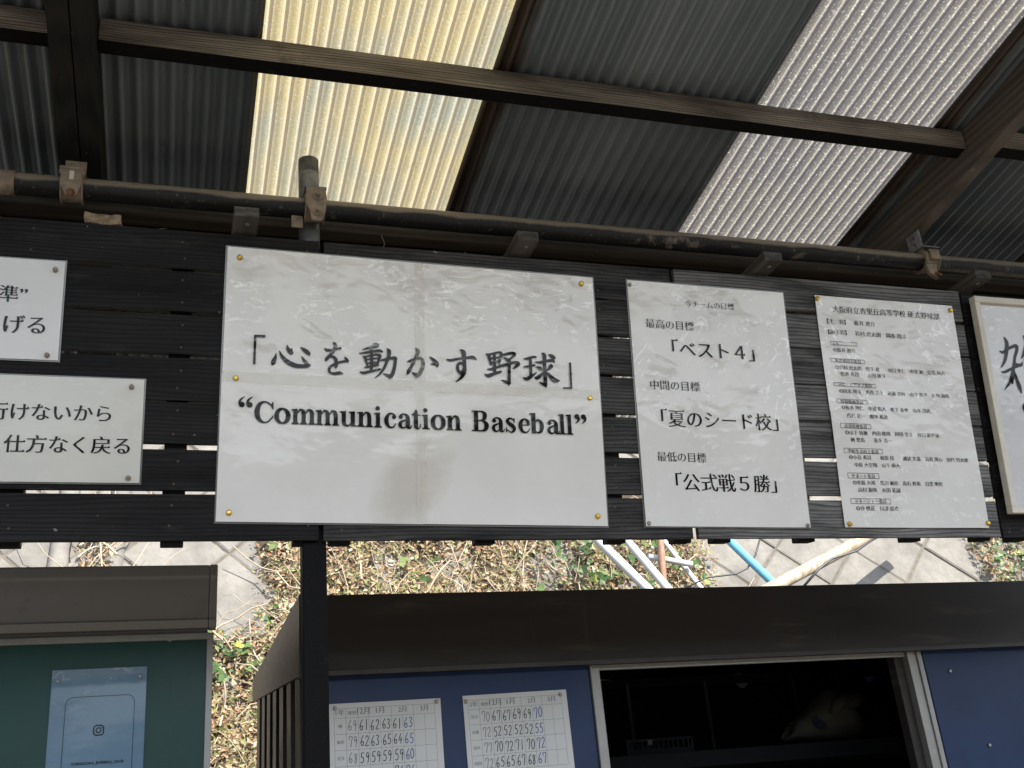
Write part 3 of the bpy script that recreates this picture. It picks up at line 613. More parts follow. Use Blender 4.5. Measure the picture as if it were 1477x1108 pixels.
# ---------------------------------------------------------------- slatted screen
ARMX = [.118, .748, 1.388, 2.022]
for x, lab in zip(ARMX, ('above the left half of the big centre poster', 'above the right half of the big centre poster', 'above the tall poster listing three goals', 'above the cream framed sign')):
    o = empty('timber_arm', (x, 1.97, 1.265), 'short timber arm under the scaffold pipe ' + lab, 'timber', 'timber arms under the scaffold pipe')
    MB().box(-.026, 0, 0, .026, .45, .024).build('bar', M['arm_wood'], o, bevel=.002)
    MB().tube([(.003, .03, 0), (.003, .03, -.002)], .005, 8).build('screw', M['screw'], o)
VT, VP_, VB = 1.2665, .0952, .082
def screen(u0, u1, battens, label, n0=0.0, worn='', jit=.002):
    o = empty('slatted_screen', WM @ Matrix.Translation((u0, 0, n0)), label, 'slatted screen', 'slatted screen sections')
    for k in range(7):
        v1 = VT-VP_*k + rnd.uniform(-jit, jit); v0 = VT-VP_*k-(.0875 if k not in (4, 5) else .083)+rnd.uniform(-jit, jit)
        if k == 6: v0 = .605
        a = rnd.uniform(0, .003); e = rnd.uniform(0, .004)
        b = MB(); b.box(a, v0, -.016, u1-u0-e, v1, -.0015)
        for u in battens:
            for q in (.022, .066): b.lathe([(.0026, 0), (.0022, .0007)], Matrix.Translation((u-u0+rnd.uniform(-.008, .008), v1-q+rnd.uniform(-.005, .005), -.0016)), 8)
        b.bm.faces.ensure_lookup_table()
        for f in b.bm.faces[6:]: f.material_index = 1
        ob = b.build('board', [M['board'+worn], M['nail']], o)
        ob.rotation_euler = (0, 0, rnd.uniform(-.0008, .0008))
    for u in battens:
        MB().box(u-u0-.022, .598, -.050, u-u0+.022, VT-.012, -.0165).build('batten', M['board'], o, bevel=.002)
uw = lambda x, y=700: onW(x, y)[0]
screen(-1.2, uw(461), [uw(15), uw(251), uw(440), -.75], 'black slatted board section behind the two small notices on the left')
screen(uw(466), 1.128, [uw(492), uw(700), uw(888), 1.106], 'black slatted board section behind the big centre poster', 0, '_mid')
screen(1.137, 1.985, [uw(1039), uw(1160), uw(1312), uw(1412)], 'greyed black slatted board section behind the three goals poster and the name list', 0, '_worn')
screen(2.0, 3.4, [2.06, 2.5, 3.0], 'dark slatted board section behind the cream framed sign', -.012)

# traced strokes of the big poster's brush lettering, millimetres on the poster
BRK= [[(61.9, -197.3), (85.3, -197.1), (85.4, -202.0), (67.1, -202.3), (66.7, -262.5), (61.9, -262.8)], [(767.8, -217.2), (772.8, -216.9), (772.4, -281.1), (749.6, -281.4), (749.8, -277.2), (767.3, -276.9)]]
BRUSH= [[(108.3, -235.3, 1.4), (107.5, -243.3, 5.7), (104.6, -251.9, 9.2), (102.7, -257.6, 8.9), (101.7, -260.8, 4.3)], [(115.6, -230.6, 2.1), (119.6, -238.8, 5.4), (128.7, -249.5, 8.6), (139.4, -256.3, 9.7), (151.8, -260.3, 9.0), (165.9, -260.4, 7.2), (174.8, -259.5, 6.5), (179.7, -257.4, 4.0)], [(176.5, -257.9, 6.5), (171.1, -252.6, 8.1), (166.6, -246.3, 5.1), (162.4, -239.9, 2.5)], [(131.4, -216.4, 2.2), (132.5, -222.9, 6.5), (137.0, -229.2, 9.0), (140.6, -232.8, 7.2), (139.8, -235.1, 2.9)], [(139.7, -230.0, 5.4), (140.5, -225.2, 3.6), (141.8, -222.3, 1.4)], [(158.9, -218.9, 1.8), (165.2, -222.7, 6.2), (172.4, -228.0, 8.7), (177.0, -232.4, 7.3), (177.6, -235.2, 3.3)], [(210.8, -218.3, 2.6), (215.3, -221.5, 6.2), (224.4, -220.5, 4.8), (235.2, -217.3, 5.2), (244.2, -215.4, 4.1)], [(228.7, -203.4, 3.0), (232.4, -207.9, 7.4), (232.4, -214.6, 7.4), (228.0, -224.5, 6.3), (220.9, -233.5, 6.2), (214.7, -241.5, 7.0), (213.5, -245.0, 3.7)], [(214.7, -240.5, 5.5), (220.9, -236.4, 4.4), (228.1, -235.5, 5.5), (233.6, -240.3, 6.6), (235.5, -248.8, 7.4), (234.7, -256.4, 7.0), (234.2, -260.3, 3.3)], [(253.5, -235.1, 2.2), (256.2, -239.0, 6.3), (259.4, -243.6, 6.3)], [(259.9, -243.9, 4.1), (249.9, -245.1, 4.8), (239.1, -248.6, 4.8), (228.4, -254.0, 5.1), (221.6, -261.0, 5.9), (220.4, -267.7, 5.5), (225.0, -272.5, 5.1), (234.0, -273.1, 6.2), (243.0, -271.1, 7.0), (249.3, -272.3, 2.6)], [(315.2, -200.1, 1.9), (320.8, -203.6, 9.1)], [(323.7, -204.0, 8.7), (314.8, -207.5, 7.6), (303.7, -211.5, 4.5), (291.8, -215.5, 1.9)], [(285.4, -224.8, 2.6), (298.2, -222.0, 4.9), (314.8, -218.5, 4.9), (327.8, -215.7, 5.7), (334.3, -217.9, 4.2)], [(293.1, -230.4, 2.2), (297.3, -234.0, 6.4), (300.1, -243.5, 4.9), (302.0, -250.1, 4.5)], [(295.5, -231.8, 3.4), (309.3, -227.9, 4.1), (322.2, -225.2, 4.9), (329.3, -227.1, 6.8), (327.8, -234.1, 6.0), (325.0, -244.9, 5.3)], [(300.1, -237.7, 2.6), (313.0, -235.0, 3.8), (325.0, -233.3, 2.6)], [(301.1, -246.3, 2.6), (313.0, -244.2, 4.1), (325.0, -242.4, 3.0)], [(310.8, -212.0, 6.4), (311.5, -233.2, 6.4), (311.5, -252.4, 6.4), (310.8, -262.0, 6.4)], [(296.5, -256.1, 2.6), (307.5, -253.0, 4.9), (320.4, -249.9, 5.3), (327.8, -249.5, 2.6)], [(287.0, -266.8, 3.0), (294.7, -268.2, 6.3), (309.4, -264.0, 5.6), (327.8, -258.7, 4.9), (331.1, -257.4, 1.9)], [(331.5, -237.4, 2.6), (340.8, -235.6, 5.3), (353.8, -231.6, 5.7), (363.2, -231.0, 7.6), (366.1, -233.7, 3.8)], [(363.2, -232.0, 6.9), (363.1, -241.7, 6.9), (360.8, -255.3, 7.2), (356.5, -269.0, 7.6), (350.9, -277.4, 3.8)], [(353.7, -273.0, 9.1), (346.2, -271.1, 6.4), (337.0, -267.8, 1.5)], [(345.5, -210.7, 3.0), (349.2, -215.4, 8.8), (349.2, -225.1, 7.6), (345.4, -238.8, 6.5), (338.9, -254.6, 5.7), (329.6, -268.6, 4.5), (318.6, -278.7, 1.5)], [(390.9, -237.1, 2.7), (396.9, -235.4, 6.2), (410.2, -229.5, 5.8), (419.7, -228.2, 7.0), (424.4, -234.1, 7.8), (424.8, -245.8, 7.7), (420.3, -257.7, 8.5), (414.5, -266.8, 8.5), (410.7, -271.4, 3.8)], [(412.6, -267.8, 8.9), (407.0, -265.2, 7.3), (400.8, -260.7, 1.5)], [(409.5, -206.1, 3.5), (413.6, -211.3, 8.9), (412.2, -219.3, 7.7), (406.4, -233.3, 6.9), (398.7, -249.3, 6.9), (392.9, -259.3, 8.4), (390.6, -264.8, 3.8)], [(440.3, -223.4, 1.9), (446.4, -227.3, 5.9), (452.9, -233.4, 8.2), (456.7, -239.1, 9.0), (457.2, -243.9, 4.3)], [(454.8, -239.2, 5.9), (449.0, -239.5, 4.7), (442.4, -239.3, 1.6)], [(479.9, -226.9, 3.1), (488.6, -228.0, 5.9), (506.1, -223.7, 5.2), (525.6, -220.2, 5.6), (539.3, -218.4, 7.2), (546.1, -222.5, 3.6)], [(511.4, -202.8, 4.0), (517.7, -207.8, 10.0), (518.8, -220.6, 8.4), (519.4, -236.4, 7.9), (519.5, -248.2, 7.9), (516.9, -258.2, 7.5), (509.9, -268.3, 5.9), (499.1, -277.7, 2.0)], [(519.3, -240.3, 4.8), (513.6, -233.8, 5.2), (506.8, -234.8, 5.9), (503.3, -243.2, 6.7), (505.5, -251.9, 7.1), (512.1, -256.1, 7.9), (517.2, -248.3, 5.9)], [(570.1, -208.3, 2.4), (575.9, -212.6, 7.3), (578.5, -223.4, 5.7), (580.8, -232.2, 5.7)], [(573.0, -210.2, 3.6), (588.0, -206.4, 4.9), (601.0, -203.0, 4.9), (605.5, -206.8, 7.3), (602.5, -218.0, 6.9), (599.2, -228.1, 6.1)], [(576.7, -219.5, 2.4), (589.6, -217.1, 4.5), (603.6, -214.3, 2.8)], [(580.4, -228.3, 2.8), (591.3, -226.2, 4.5), (600.3, -223.7, 2.8)], [(589.2, -206.8, 5.7), (589.2, -228.7, 6.5), (588.8, -252.6, 6.9)], [(572.6, -244.6, 2.8), (582.8, -243.4, 5.6), (594.8, -238.7, 5.3), (601.8, -237.9, 2.8)], [(566.3, -256.2, 2.4), (573.5, -259.4, 8.0), (586.4, -254.7, 6.9), (600.4, -249.6, 6.1), (604.8, -248.1, 2.4)], [(605.8, -209.1, 2.9), (615.8, -206.7, 5.7), (630.0, -203.0, 6.2), (636.5, -205.2, 7.8), (633.7, -210.4, 5.7), (625.4, -217.6, 4.9)], [(611.2, -214.8, 2.4), (617.4, -218.1, 6.9), (624.2, -223.1, 6.9), (626.1, -225.5, 3.3)], [(599.0, -234.1, 3.2), (606.9, -234.1, 6.5), (621.0, -229.8, 6.1), (637.2, -224.9, 6.6), (644.7, -227.5, 9.0), (645.9, -232.4, 3.3)], [(643.4, -230.5, 7.4), (637.7, -235.9, 5.7), (631.0, -240.3, 1.6)], [(623.0, -229.7, 7.8), (622.6, -250.7, 6.5), (621.6, -268.6, 7.3), (620.1, -281.1, 2.8)], [(621.3, -274.2, 8.1), (614.5, -272.0, 6.9), (604.1, -268.6, 1.6)], [(659.7, -214.9, 2.9), (667.8, -214.0, 5.8), (680.1, -209.6, 5.4), (687.2, -209.2, 4.6)], [(674.0, -211.6, 6.2), (674.0, -233.8, 6.6), (673.7, -255.8, 6.6)], [(658.9, -233.7, 2.9), (669.0, -232.5, 5.4), (683.3, -228.8, 4.6)], [(656.2, -259.8, 2.5), (663.7, -262.8, 7.8), (674.1, -255.8, 7.0), (687.6, -246.1, 2.1)], [(686.7, -221.4, 2.9), (697.9, -221.3, 5.8), (716.5, -216.2, 5.9), (727.4, -214.5, 6.7), (731.7, -217.9, 3.8)], [(702.9, -199.7, 3.3), (707.9, -203.5, 8.8), (707.8, -225.8, 7.5), (707.9, -249.9, 7.9), (708.2, -270.0, 8.3), (708.3, -280.0, 2.9)], [(707.6, -274.6, 8.3), (701.6, -272.3, 6.2), (693.7, -268.3, 1.7)], [(719.2, -201.8, 2.9), (726.3, -204.4, 8.0), (731.8, -208.5, 7.1), (732.1, -211.4, 2.9)], [(688.3, -232.0, 2.5), (694.2, -234.2, 7.1), (698.7, -238.0, 7.1), (699.0, -240.8, 2.9)], [(704.6, -243.1, 2.1), (696.4, -252.6, 7.0), (688.5, -258.6, 8.3), (682.5, -257.4, 2.1)], [(722.2, -224.5, 2.9), (723.6, -228.9, 9.2), (717.6, -235.3, 5.8), (711.2, -240.7, 2.1)], [(710.7, -242.8, 2.1), (717.9, -250.4, 7.1), (727.6, -259.9, 10.4), (734.6, -262.6, 9.2), (742.4, -262.1, 2.1)]]
LAT= [('“', 35.6, -390.3), ('C', 68.8, -389.0), ('o', 110.0, -389.1), ('m', 143.4, -389.0), ('m', 193.2, -388.4), ('u', 243.6, -388.3), ('n', 280.2, -388.1), ('i', 316.6, -388.3), ('c', 337.7, -389.0), ('a', 367.7, -388.3), ('t', 397.6, -388.1), ('i', 420.9, -387.8), ('o', 442.2, -388.2), ('n', 474.7, -387.9), ('B', 531.6, -388.2), ('a', 576.2, -387.8), ('s', 608.0, -388.2), ('e', 638.4, -388.1), ('b', 665.0, -388.1), ('a', 705.6, -387.4), ('l', 734.0, -386.9), ('l', 751.7, -386.9), ('”', 773.2, -386.1), ('$', 798.5, -385.1)]
# ---------------------------------------------------------------- lettering
def wave(x, y, seed):
    return .0006*math.sin(9*x+seed)+.0007*math.sin(13*y+2.1*seed+4*x)+.0005*math.sin(21*x-17*y+seed*3)
class Ink:
    """flat printed shapes lying on a sheet of the poster; all coordinates are metres on the poster"""
    def __init__(s): s.v = []; s.f = []; s.k = 0
    def add(s, vs, fs):
        o = len(s.v); z = s.k*.000004; s.k += 1
        s.v += [(x, y, z) for x, y in vs]; s.f += [tuple(i+o for i in f) for f in fs]
    def ribbon(s, pts, caps=True, close=False, sub=6):
        P = [Vector(p) for p in pts]; Q = []
        n = len(P)
        if n == 2: Q = [P[0].lerp(P[1], i/3) for i in range(4)]
        else:
            for i in range(n if close else n-1):
                a, b, c, d = (P[(i-1) % n], P[i], P[(i+1) % n], P[(i+2) % n]) if close else (P[max(i-1, 0)], P[i], P[i+1], P[min(i+2, n-1)])
                for k in range(sub):
                    t = k/sub; Q.append(.5*((2*b)+(c-a)*t+(2*a-5*b+4*c-d)*t*t+(3*b-a-3*c+d)*t**3))
            Q.append(P[0] if close else P[-1])
        vs, fs = [], []
        for i, q in enumerate(Q):
            a, b = Q[max(i-1, 0)], Q[min(i+1, len(Q)-1)]
            if close and i in (0, len(Q)-1): a, b = Q[-2], Q[1]
            t = Vector((b.x-a.x, b.y-a.y))
            t = t.normalized() if t.length > 1e-9 else Vector((1, 0)); w_ = max(q.z, 1e-5)/2
            vs += [(q.x-t.y*w_, q.y+t.x*w_), (q.x+t.y*w_, q.y-t.x*w_)]
        for i in range(len(Q)-1): fs.append((2*i, 2*i+1, 2*i+3, 2*i+2))
        s.add(vs, fs)
        if caps and not close:
            for q in (Q[0], Q[-1]): s.disc(q.x, q.y, q.z/2)
    def disc(s, x, y, r, n=14): s.add([(x+r*math.cos(2*math.pi*k/n), y+r*math.sin(2*math.pi*k/n)) for k in range(n)], [tuple(range(n))])
    def poly(s, pts): s.add(pts, [tuple(range(len(pts)))])
    def rect(s, x0, y0, x1, y1): s.poly([(x0, y0), (x1, y0), (x1, y1), (x0, y1)])
    def line(s, x0, y0, x1, y1, w): s.ribbon([(x0, y0, w), (x1, y1, w)], False)
    def frame(s, x0, y0, x1, y1, w):
        s.line(x0, y0, x1, y0, w); s.line(x1, y0, x1, y1, w); s.line(x1, y1, x0, y1, w); s.line(x0, y1, x0, y0, w)
    def build(s, name, mat, parent, lift=.0009, seed=0, wv=True, label=None):
        me = bpy.data.meshes.new(name); me.from_pydata([(x, y, z+lift+(wave(x, y, seed) if wv else 0)) for x, y, z in s.v], [], s.f)
        bm = bmesh.new(); bm.from_mesh(me)
        for f in bm.faces:
            if f.normal.z < 0: f.normal_flip()
        bm.to_mesh(me); bm.free()
        me.materials.append(mat); o = bpy.data.objects.new(name, me); COL.objects.link(o); o.parent = parent; return tag(o, label)

def glyphs(body, dx=.010, dy=-.016, serif=True, res=3):
    """outline of a line of text in the built-in font, its level strokes thinned, its upright ones thickened and a small wedge set on the stroke ends, as in a book face"""
    c = bpy.data.curves.new('t', 'FONT'); c.body = body; c.resolution_u = res
    o = bpy.data.objects.new('t', c); COL.objects.link(o)
    me = bpy.data.meshes.new_from_object(o.evaluated_get(bpy.context.evaluated_depsgraph_get()))
    bpy.data.objects.remove(o); bpy.data.curves.remove(c)
    bm = bmesh.new(); bm.from_mesh(me); bpy.data.meshes.remove(me)
    bmesh.ops.remove_doubles(bm, verts=bm.verts[:], dist=1e-5); bm.normal_update()
    for f in bm.faces:
        if f.normal.z < 0: f.normal_flip()
    acc = {}; wedges = []
    for f in bm.faces:
        for lp in f.loops:
            if len(lp.edge.link_faces) == 1:
                a, b = lp.vert, lp.link_loop_next.vert; d = b.co-a.co; L = d.length
                if L < 1e-7: continue
                nx, ny = d.y/L, -d.x/L
                for v in (a, b):
                    q = acc.setdefault(v, [0, 0]); q[0] += nx; q[1] += ny
                if nx > .98 and .045 < L < .095: wedges.append((a.co.x, max(a.co.y, b.co.y)))
    for v, (nx, ny) in acc.items():
        v.co.x += max(-1, min(1, nx))*dx; v.co.y += max(-1, min(1, ny))*dy
    bm.verts.index_update()
    vs = [(v.co.x, v.co.y) for v in bm.verts]; fs = [tuple(v.index for v in f.verts) for f in bm.faces]; bm.free()
    if serif:
        for x, y in wedges:
            n = len(vs); y += dy; x += dx*.5; vs += [(x-.10, y), (x-.035, y+.062), (x+.012, y)]; fs.append((n, n+1, n+2))
    return vs, fs
def text(ink, body, x0, x1, y, **kw):
    vs, fs = glyphs(body, **kw)
    a, b = min(v[0] for v in vs), max(v[0] for v in vs); s = (x1-x0)/(b-a); y0 = min(v[1] for v in vs)
    ink.add([(x0+(v[0]-a)*s, y+(v[1]-y0)*s) for v in vs], fs); return s

# ---------------------------------------------------------------- posters on the boards
def wroot(name, u, v, rot, label, cat, group=None, n=.002):
    return empty(name, WM @ Matrix.Translation((u, v, n)) @ Matrix.Rotation(rot, 4, 'Z'), label, cat, group)
def loc(px, py, P): # poster coordinates of a point of the boards' plane
    u, v = onW(px, py, .003); d = Matrix.Rotation(-P[2], 2) @ Vector((u-P[0], v-P[1])); return d.x, d.y
def leaf_sheet(root, mat, x0, y0, x1, y1, seed, lift=0.0, name='sheet', wv=True, curl=None, sk=0):
    n, m = max(8, int((x1-x0)/.02)), max(8, int((y0-y1)/.02)); V, F = [], []
    for layer in (0, 1):
        for j in range(m+1):
            for i in range(n+1):
                x = x0+(x1-x0)*i/n; y = y0+(y1-y0)*j/m
                z = lift + (wave(x, y, seed) if wv else 0) - (.0007 if layer else 0)
                if curl: z += curl(x, y)
                V.append((x, y, z))
    N = (n+1)*(m+1)
    for j in range(m):
        for i in range(n):
            q = j*(n+1)+i; F.append((q, q+n+1, q+n+2, q+1)); F.append((q+N, q+N+1, q+N+n+2, q+N+n+1))
    rim = [i for i in range(n+1)] + [j*(n+1)+n for j in range(1, m+1)] + [m*(n+1)+i for i in range(n-1, -1, -1)] + [j*(n+1) for j in range(m-1, 0, -1)]
    nv = len(V); V += [V[q] for q in rim] + [V[q+N] for q in rim]; k = len(rim)
    for i in range(k): F.append((nv+i, nv+(i+1) % k, nv+k+(i+1) % k, nv+k+i))
    me = bpy.data.meshes.new(name); me.from_pydata(V, [], F); me.materials.append(mat)
    me.polygons.foreach_set('use_smooth', [True]*(2*n*m)+[False]*(len(F)-2*n*m))
    o = bpy.data.objects.new(name, me); COL.objects.link(o); o.parent = root; return o
PAPER = (.735, .725, .70)
def tack(px, py, mat, label, group, r=.0062, h=.0065, Y=None, kind='pin'):
    if Y is None:
        u, v = onW(px, py, .004); m = WM @ Matrix.Translation((u, v, .0042)) @ Matrix.Rotation(rnd.uniform(-.12, .12), 4, 'X') @ Matrix.Rotation(rnd.uniform(-.12, .12), 4, 'Y')
    else:
        m = Matrix.Translation(onY(px, py, Y)) @ Matrix.Rotation(math.pi/2, 4, 'X')
    b = MB()
    if kind == 'pin': b.lathe([(r*.5, -.003), (r, -.0005), (r*1.02, .0008), (r*.78, .0015), (r*.70, h*.55), (r*.86, h*.85), (r*.80, h), (r*.45, h*1.06)], n=18)
    else: b.lathe([(r*.5, -.003), (r, -.0005), (r*1.0, h*.35), (r*.8, h*.8), (r*.4, h)], n=14)
    o = b.build('thumbtack', mat); o.matrix_world = m; return tag(o, label, 'thumbtack', group)

# big centre poster: four laminated sheets joined with tape
BIG = (.0822, 1.2361, -.0124)
R1 = wroot('poster', *BIG, 'big white four sheet poster with brush style heading and English words Communication Baseball', 'poster')
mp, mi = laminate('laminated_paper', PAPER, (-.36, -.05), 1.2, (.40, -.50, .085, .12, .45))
film = M['film']
b = MB(); b.box(-.003, -.597, -.0012, .844, .003, -.0003); b.build('film_border', film, R1)
leaf_sheet(R1, mp, .001, -.0005, .424, -.306, 1, .0012)
leaf_sheet(R1, mp, .4165, -.0008, .840, -.3065, 1, .0016)
leaf_sheet(R1, mp, .0, -.286, .4245, -.5935, 1, .0020)
leaf_sheet(R1, mp, .417, -.2865, .8405, -.5930, 1, .0024)
t = NT('clear_tape'); tp = t.n('ShaderNodeBsdfTransparent'); mx = t.n('ShaderNodeMixShader'); mx.inputs[0].default_value = .14
t.set(Base_Color=(.80, .77, .70), Roughness=.2, Normal=t.bump(t.noise(t.coord((1, 1, 1)), 60, 3), .3, .002)); t.l(tp.outputs[0], mx.inputs[1]); t.l(t.b.outputs[0], mx.inputs[2]); t.l(mx.outputs[0], t.out.inputs[0]); M['tape'] = t.m
def strip(x0, y0, x1, y1, lift):
    o = leaf_sheet(R1, M['tape'], x0, y1, x1, y0, 1, lift, 'tape'); return o
strip(.002, -.303, .838, -.279, .0048); strip(.408, -.590, .430, -.304, .0048); strip(.408, -.278, .430, -.002, .0048)
ink = Ink()
for st in BRUSH: ink.ribbon([(x/1000, y/1000, w_/1000*1.06) for x, y, w_ in st])
for pl in BRK:
    c = [(x/1000, y/1000) for x, y in pl]; ink.add(c, [(0, 1, 2, 3), (0, 3, 4, 5)] if pl is BRK[0] else [(0, 1, 2, 5), (2, 3, 4, 5)])
UN = .000334
def latin(ink, ch, X, Y, u=UN):
    k = {'b': 1.13, 'a': 1.06, 's': 1.06, 'e': 1.04}.get(ch, 1.02)
    def R(*p): ink.ribbon([(X+x*u*k, Y+y*u, w_*u*1.06) for x, y, w_ in p], False)
    def B(x0, y0, x1, y1): ink.rect(X+x0*u*k, Y+y0*u, X+x1*u*k, Y+y1*u)
    def D(x, y, r): ink.disc(X+x*u*k, Y+y*u, r*u, 20)
    def P(*p): ink.poly([(X+x*u*k, Y+y*u) for x, y in p])
    def stem(x, h, w_=26, flag=True, y0=0): 
        B(x-w_/2, y0, x+w_/2, h)
        if flag: P((x-w_/2-12, h-3), (x-w_/2-12, h-9), (x-w_/2, h-13), (x+w_/2, h-8), (x+w_/2, h+2))
    def serif(x, hw=25, r=None): B(x-hw, 0, x+(r or hw), 8); P((x-20, 8), (x+20, 8), (x+12, 14), (x-12, 14))
    if ch == 'o': R(*[(44+35*math.cos(t)*1.0, 50+46*math.sin(t), 10+17*abs(math.cos(t))) for t in [2*math.pi*k/24 for k in range(25)]])
    elif ch == 'C':
        R(*[(60+47*math.cos(t), 70+66*math.sin(t), 9+21*max(0, -math.cos(t))**1.2) for t in [math.radians(45+268*k/26) for k in range(27)]])
        P((104, 138), (110, 138), (110, 90), (104, 90), (92, 116)); R((92, 22, 8), (102, 34, 8), (109, 50, 7))
    elif ch in 'nm':
        xs = (26, 78) if ch == 'n' else (24, 74, 124)
        for i, x in enumerate(xs):
            stem(x, 98 if i == 0 else 70, 26 if ch == 'n' else 25, i == 0); serif(x, 24 if ch == 'n' else 22)
            if i: R((xs[i-1]+11, 70, 8), (xs[i-1]+20, 86, 9), (x-20, 95, 13), (x-5, 86, 22), (x, 66, 25))
    elif ch == 'u':
        stem(26, 98, 26, True, 26); R((26, 30, 26), (30, 13, 22), (46, 4, 13), (62, 9, 9), (74, 26, 8)); stem(82, 98, 26); B(82, 0, 108, 8)
    elif ch == 'i': stem(26, 98); serif(26); D(24, 127, 15)
    elif ch == 'l': stem(26, 140); serif(26)
    elif ch == 'c':
        D(66, 74, 14); R((74, 82, 8), (64, 92, 9), (46, 96, 11), (28, 84, 19), (17, 50, 27), (27, 16, 20), (48, 4, 12), (66, 12, 8), (76, 32, 6))
    elif ch == 'a':
        D(21, 76, 14); R((14, 84, 7), (28, 94, 9), (44, 95, 11), (60, 84, 20), (64, 62, 26), (64, 18, 26), (72, 6, 16), (82, 9, 8), (87, 24, 5))
        R((60, 60, 8), (40, 53, 11), (20, 40, 19), (16, 23, 23), (26, 7, 15), (42, 6, 9), (60, 24, 7))
    elif ch == 't':
        R((32, 128, 7), (31, 108, 22), (31, 26, 26), (36, 8, 19), (47, 3, 10), (57, 14, 7), (60, 34, 6)); B(4, 89, 60, 97); P((4, 97), (20, 97), (28, 126), (20, 110))
    elif ch == 'B':
        B(18, 0, 46, 140); B(3, 0, 50, 8); B(3, 132, 50, 140)
        R((44, 135.5, 9), (70, 135, 10), (88, 122, 24), (91, 105, 28), (84, 84, 20), (68, 75, 9), (44, 74, 8))
        R((44, 74, 8), (74, 72, 10), (97, 55, 26), (101, 36, 30), (92, 13, 22), (70, 4.5, 10), (44, 4.5, 9))
    elif ch == 's':
        P((66, 99), (60, 99), (56, 84), (61, 66), (66, 66)); R((62, 76, 6), (50, 94, 9), (30, 94, 14), (18, 78, 22), (30, 60, 25), (50, 46, 26), (62, 27, 23), (54, 8, 14), (36, 4, 9), (18, 20, 6))
        P((7, 1), (13, 1), (19, 14), (13, 36), (7, 36))
    elif ch == 'e':
        B(20, 51, 76, 58); R((71, 54, 22), (66, 82, 20), (46, 96, 10), (26, 82, 19), (17, 50, 27), (27, 16, 20), (49, 4, 12), (68, 12, 8), (79, 32, 6))
    elif ch == 'b':
        stem(28, 140, 26, True, 0); R((38, 76, 8), (52, 93, 11), (72, 82, 21), (79, 50, 27), (72, 17, 20), (54, 5, 10), (34, 18, 8)); P((15, 0), (22, 0), (40, 16), (30, 26), (15, 26))
    elif ch in '“”':
        for d in (0, 46):
            if ch == '“': D(19+d, 113, 18); R((5+d, 116, 12), (8+d, 136, 15), (20+d, 152, 9), (36+d, 165, 4))
            else: D(18+d, 128, 18); R((32+d, 126, 12), (30+d, 106, 15), (20+d, 92, 10), (6+d, 80, 4))
for ch, x, y in LAT:
    if ch != '$': latin(ink, ch, x/1000, -.3882)
ink.build('lettering', mi, R1, .0040, 1)
for (x, y), lab in zip(((346, 372), (838, 410), (340, 546), (850, 575), (330, 740), (862, 745)), ('top left corner', 'top right corner', 'left edge halfway down', 'right edge halfway down', 'bottom left corner', 'bottom right corner')):
    tack(x, y, M['brass'], 'brass thumbtack at the %s of the big centre poster' % lab, 'brass thumbtacks')

def line_px(ink, P, body, a, b, o, s, **kw):
    A = loc(o[0]+a[0]/s, o[1]+a[1]/s, P); Bq = loc(o[0]+b[0]/s, o[1]+b[1]/s, P)
    text(ink, body, A[0], Bq[0], (A[1]+Bq[1])/2, **kw)
# three goals poster
P3 = (1.0118, 1.2264, -.0082)
R3 = wroot('poster', *P3, 'tall creased white poster listing three goals in Japanese, right of the big centre poster', 'poster')
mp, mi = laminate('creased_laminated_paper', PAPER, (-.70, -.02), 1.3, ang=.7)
b = MB(); b.box(-.003, -.597, -.0012, .429, .003, -.0003); b.build('film_border', film, R3)
leaf_sheet(R3, mp, .0, -.0005, .4262, -.305, 2, .0014); leaf_sheet(R3, mp, .0008, -.290, .4255, -.594, 2, .0020)
ink = Ink(); o3, s3 = (880, 380), 2.77
HB = dict(dx=.020, dy=-.010)
for body, a, bq, kw in (('今チームの目標', (300, 175), (496, 186), {}), ('最高の目標', (142, 262), (335, 266), {}), ('「ベスト４」', (250, 382), (578, 384), HB), ('中間の目標', (160, 506), (358, 511), {}),
                        ('「夏のシード校」', (206, 660), (672, 664), HB), ('最低の目標', (188, 792), (385, 796), {}), ('「公式戦５勝」', (265, 912), (668, 915), HB)):
    line_px(ink, P3, body, a, bq, o3, s3, **kw)
ink.build('lettering', mi, R3, .0030, 2)
for (x, y), lab in zip(((908, 411), (936, 755), (1165, 758)), ('top left corner', 'bottom left corner', 'bottom right corner')):
    tack(x, y, M['pinclear'], 'small dull thumbtack at the %s of the three goals poster' % lab, 'dull thumbtacks', .0048, .004)
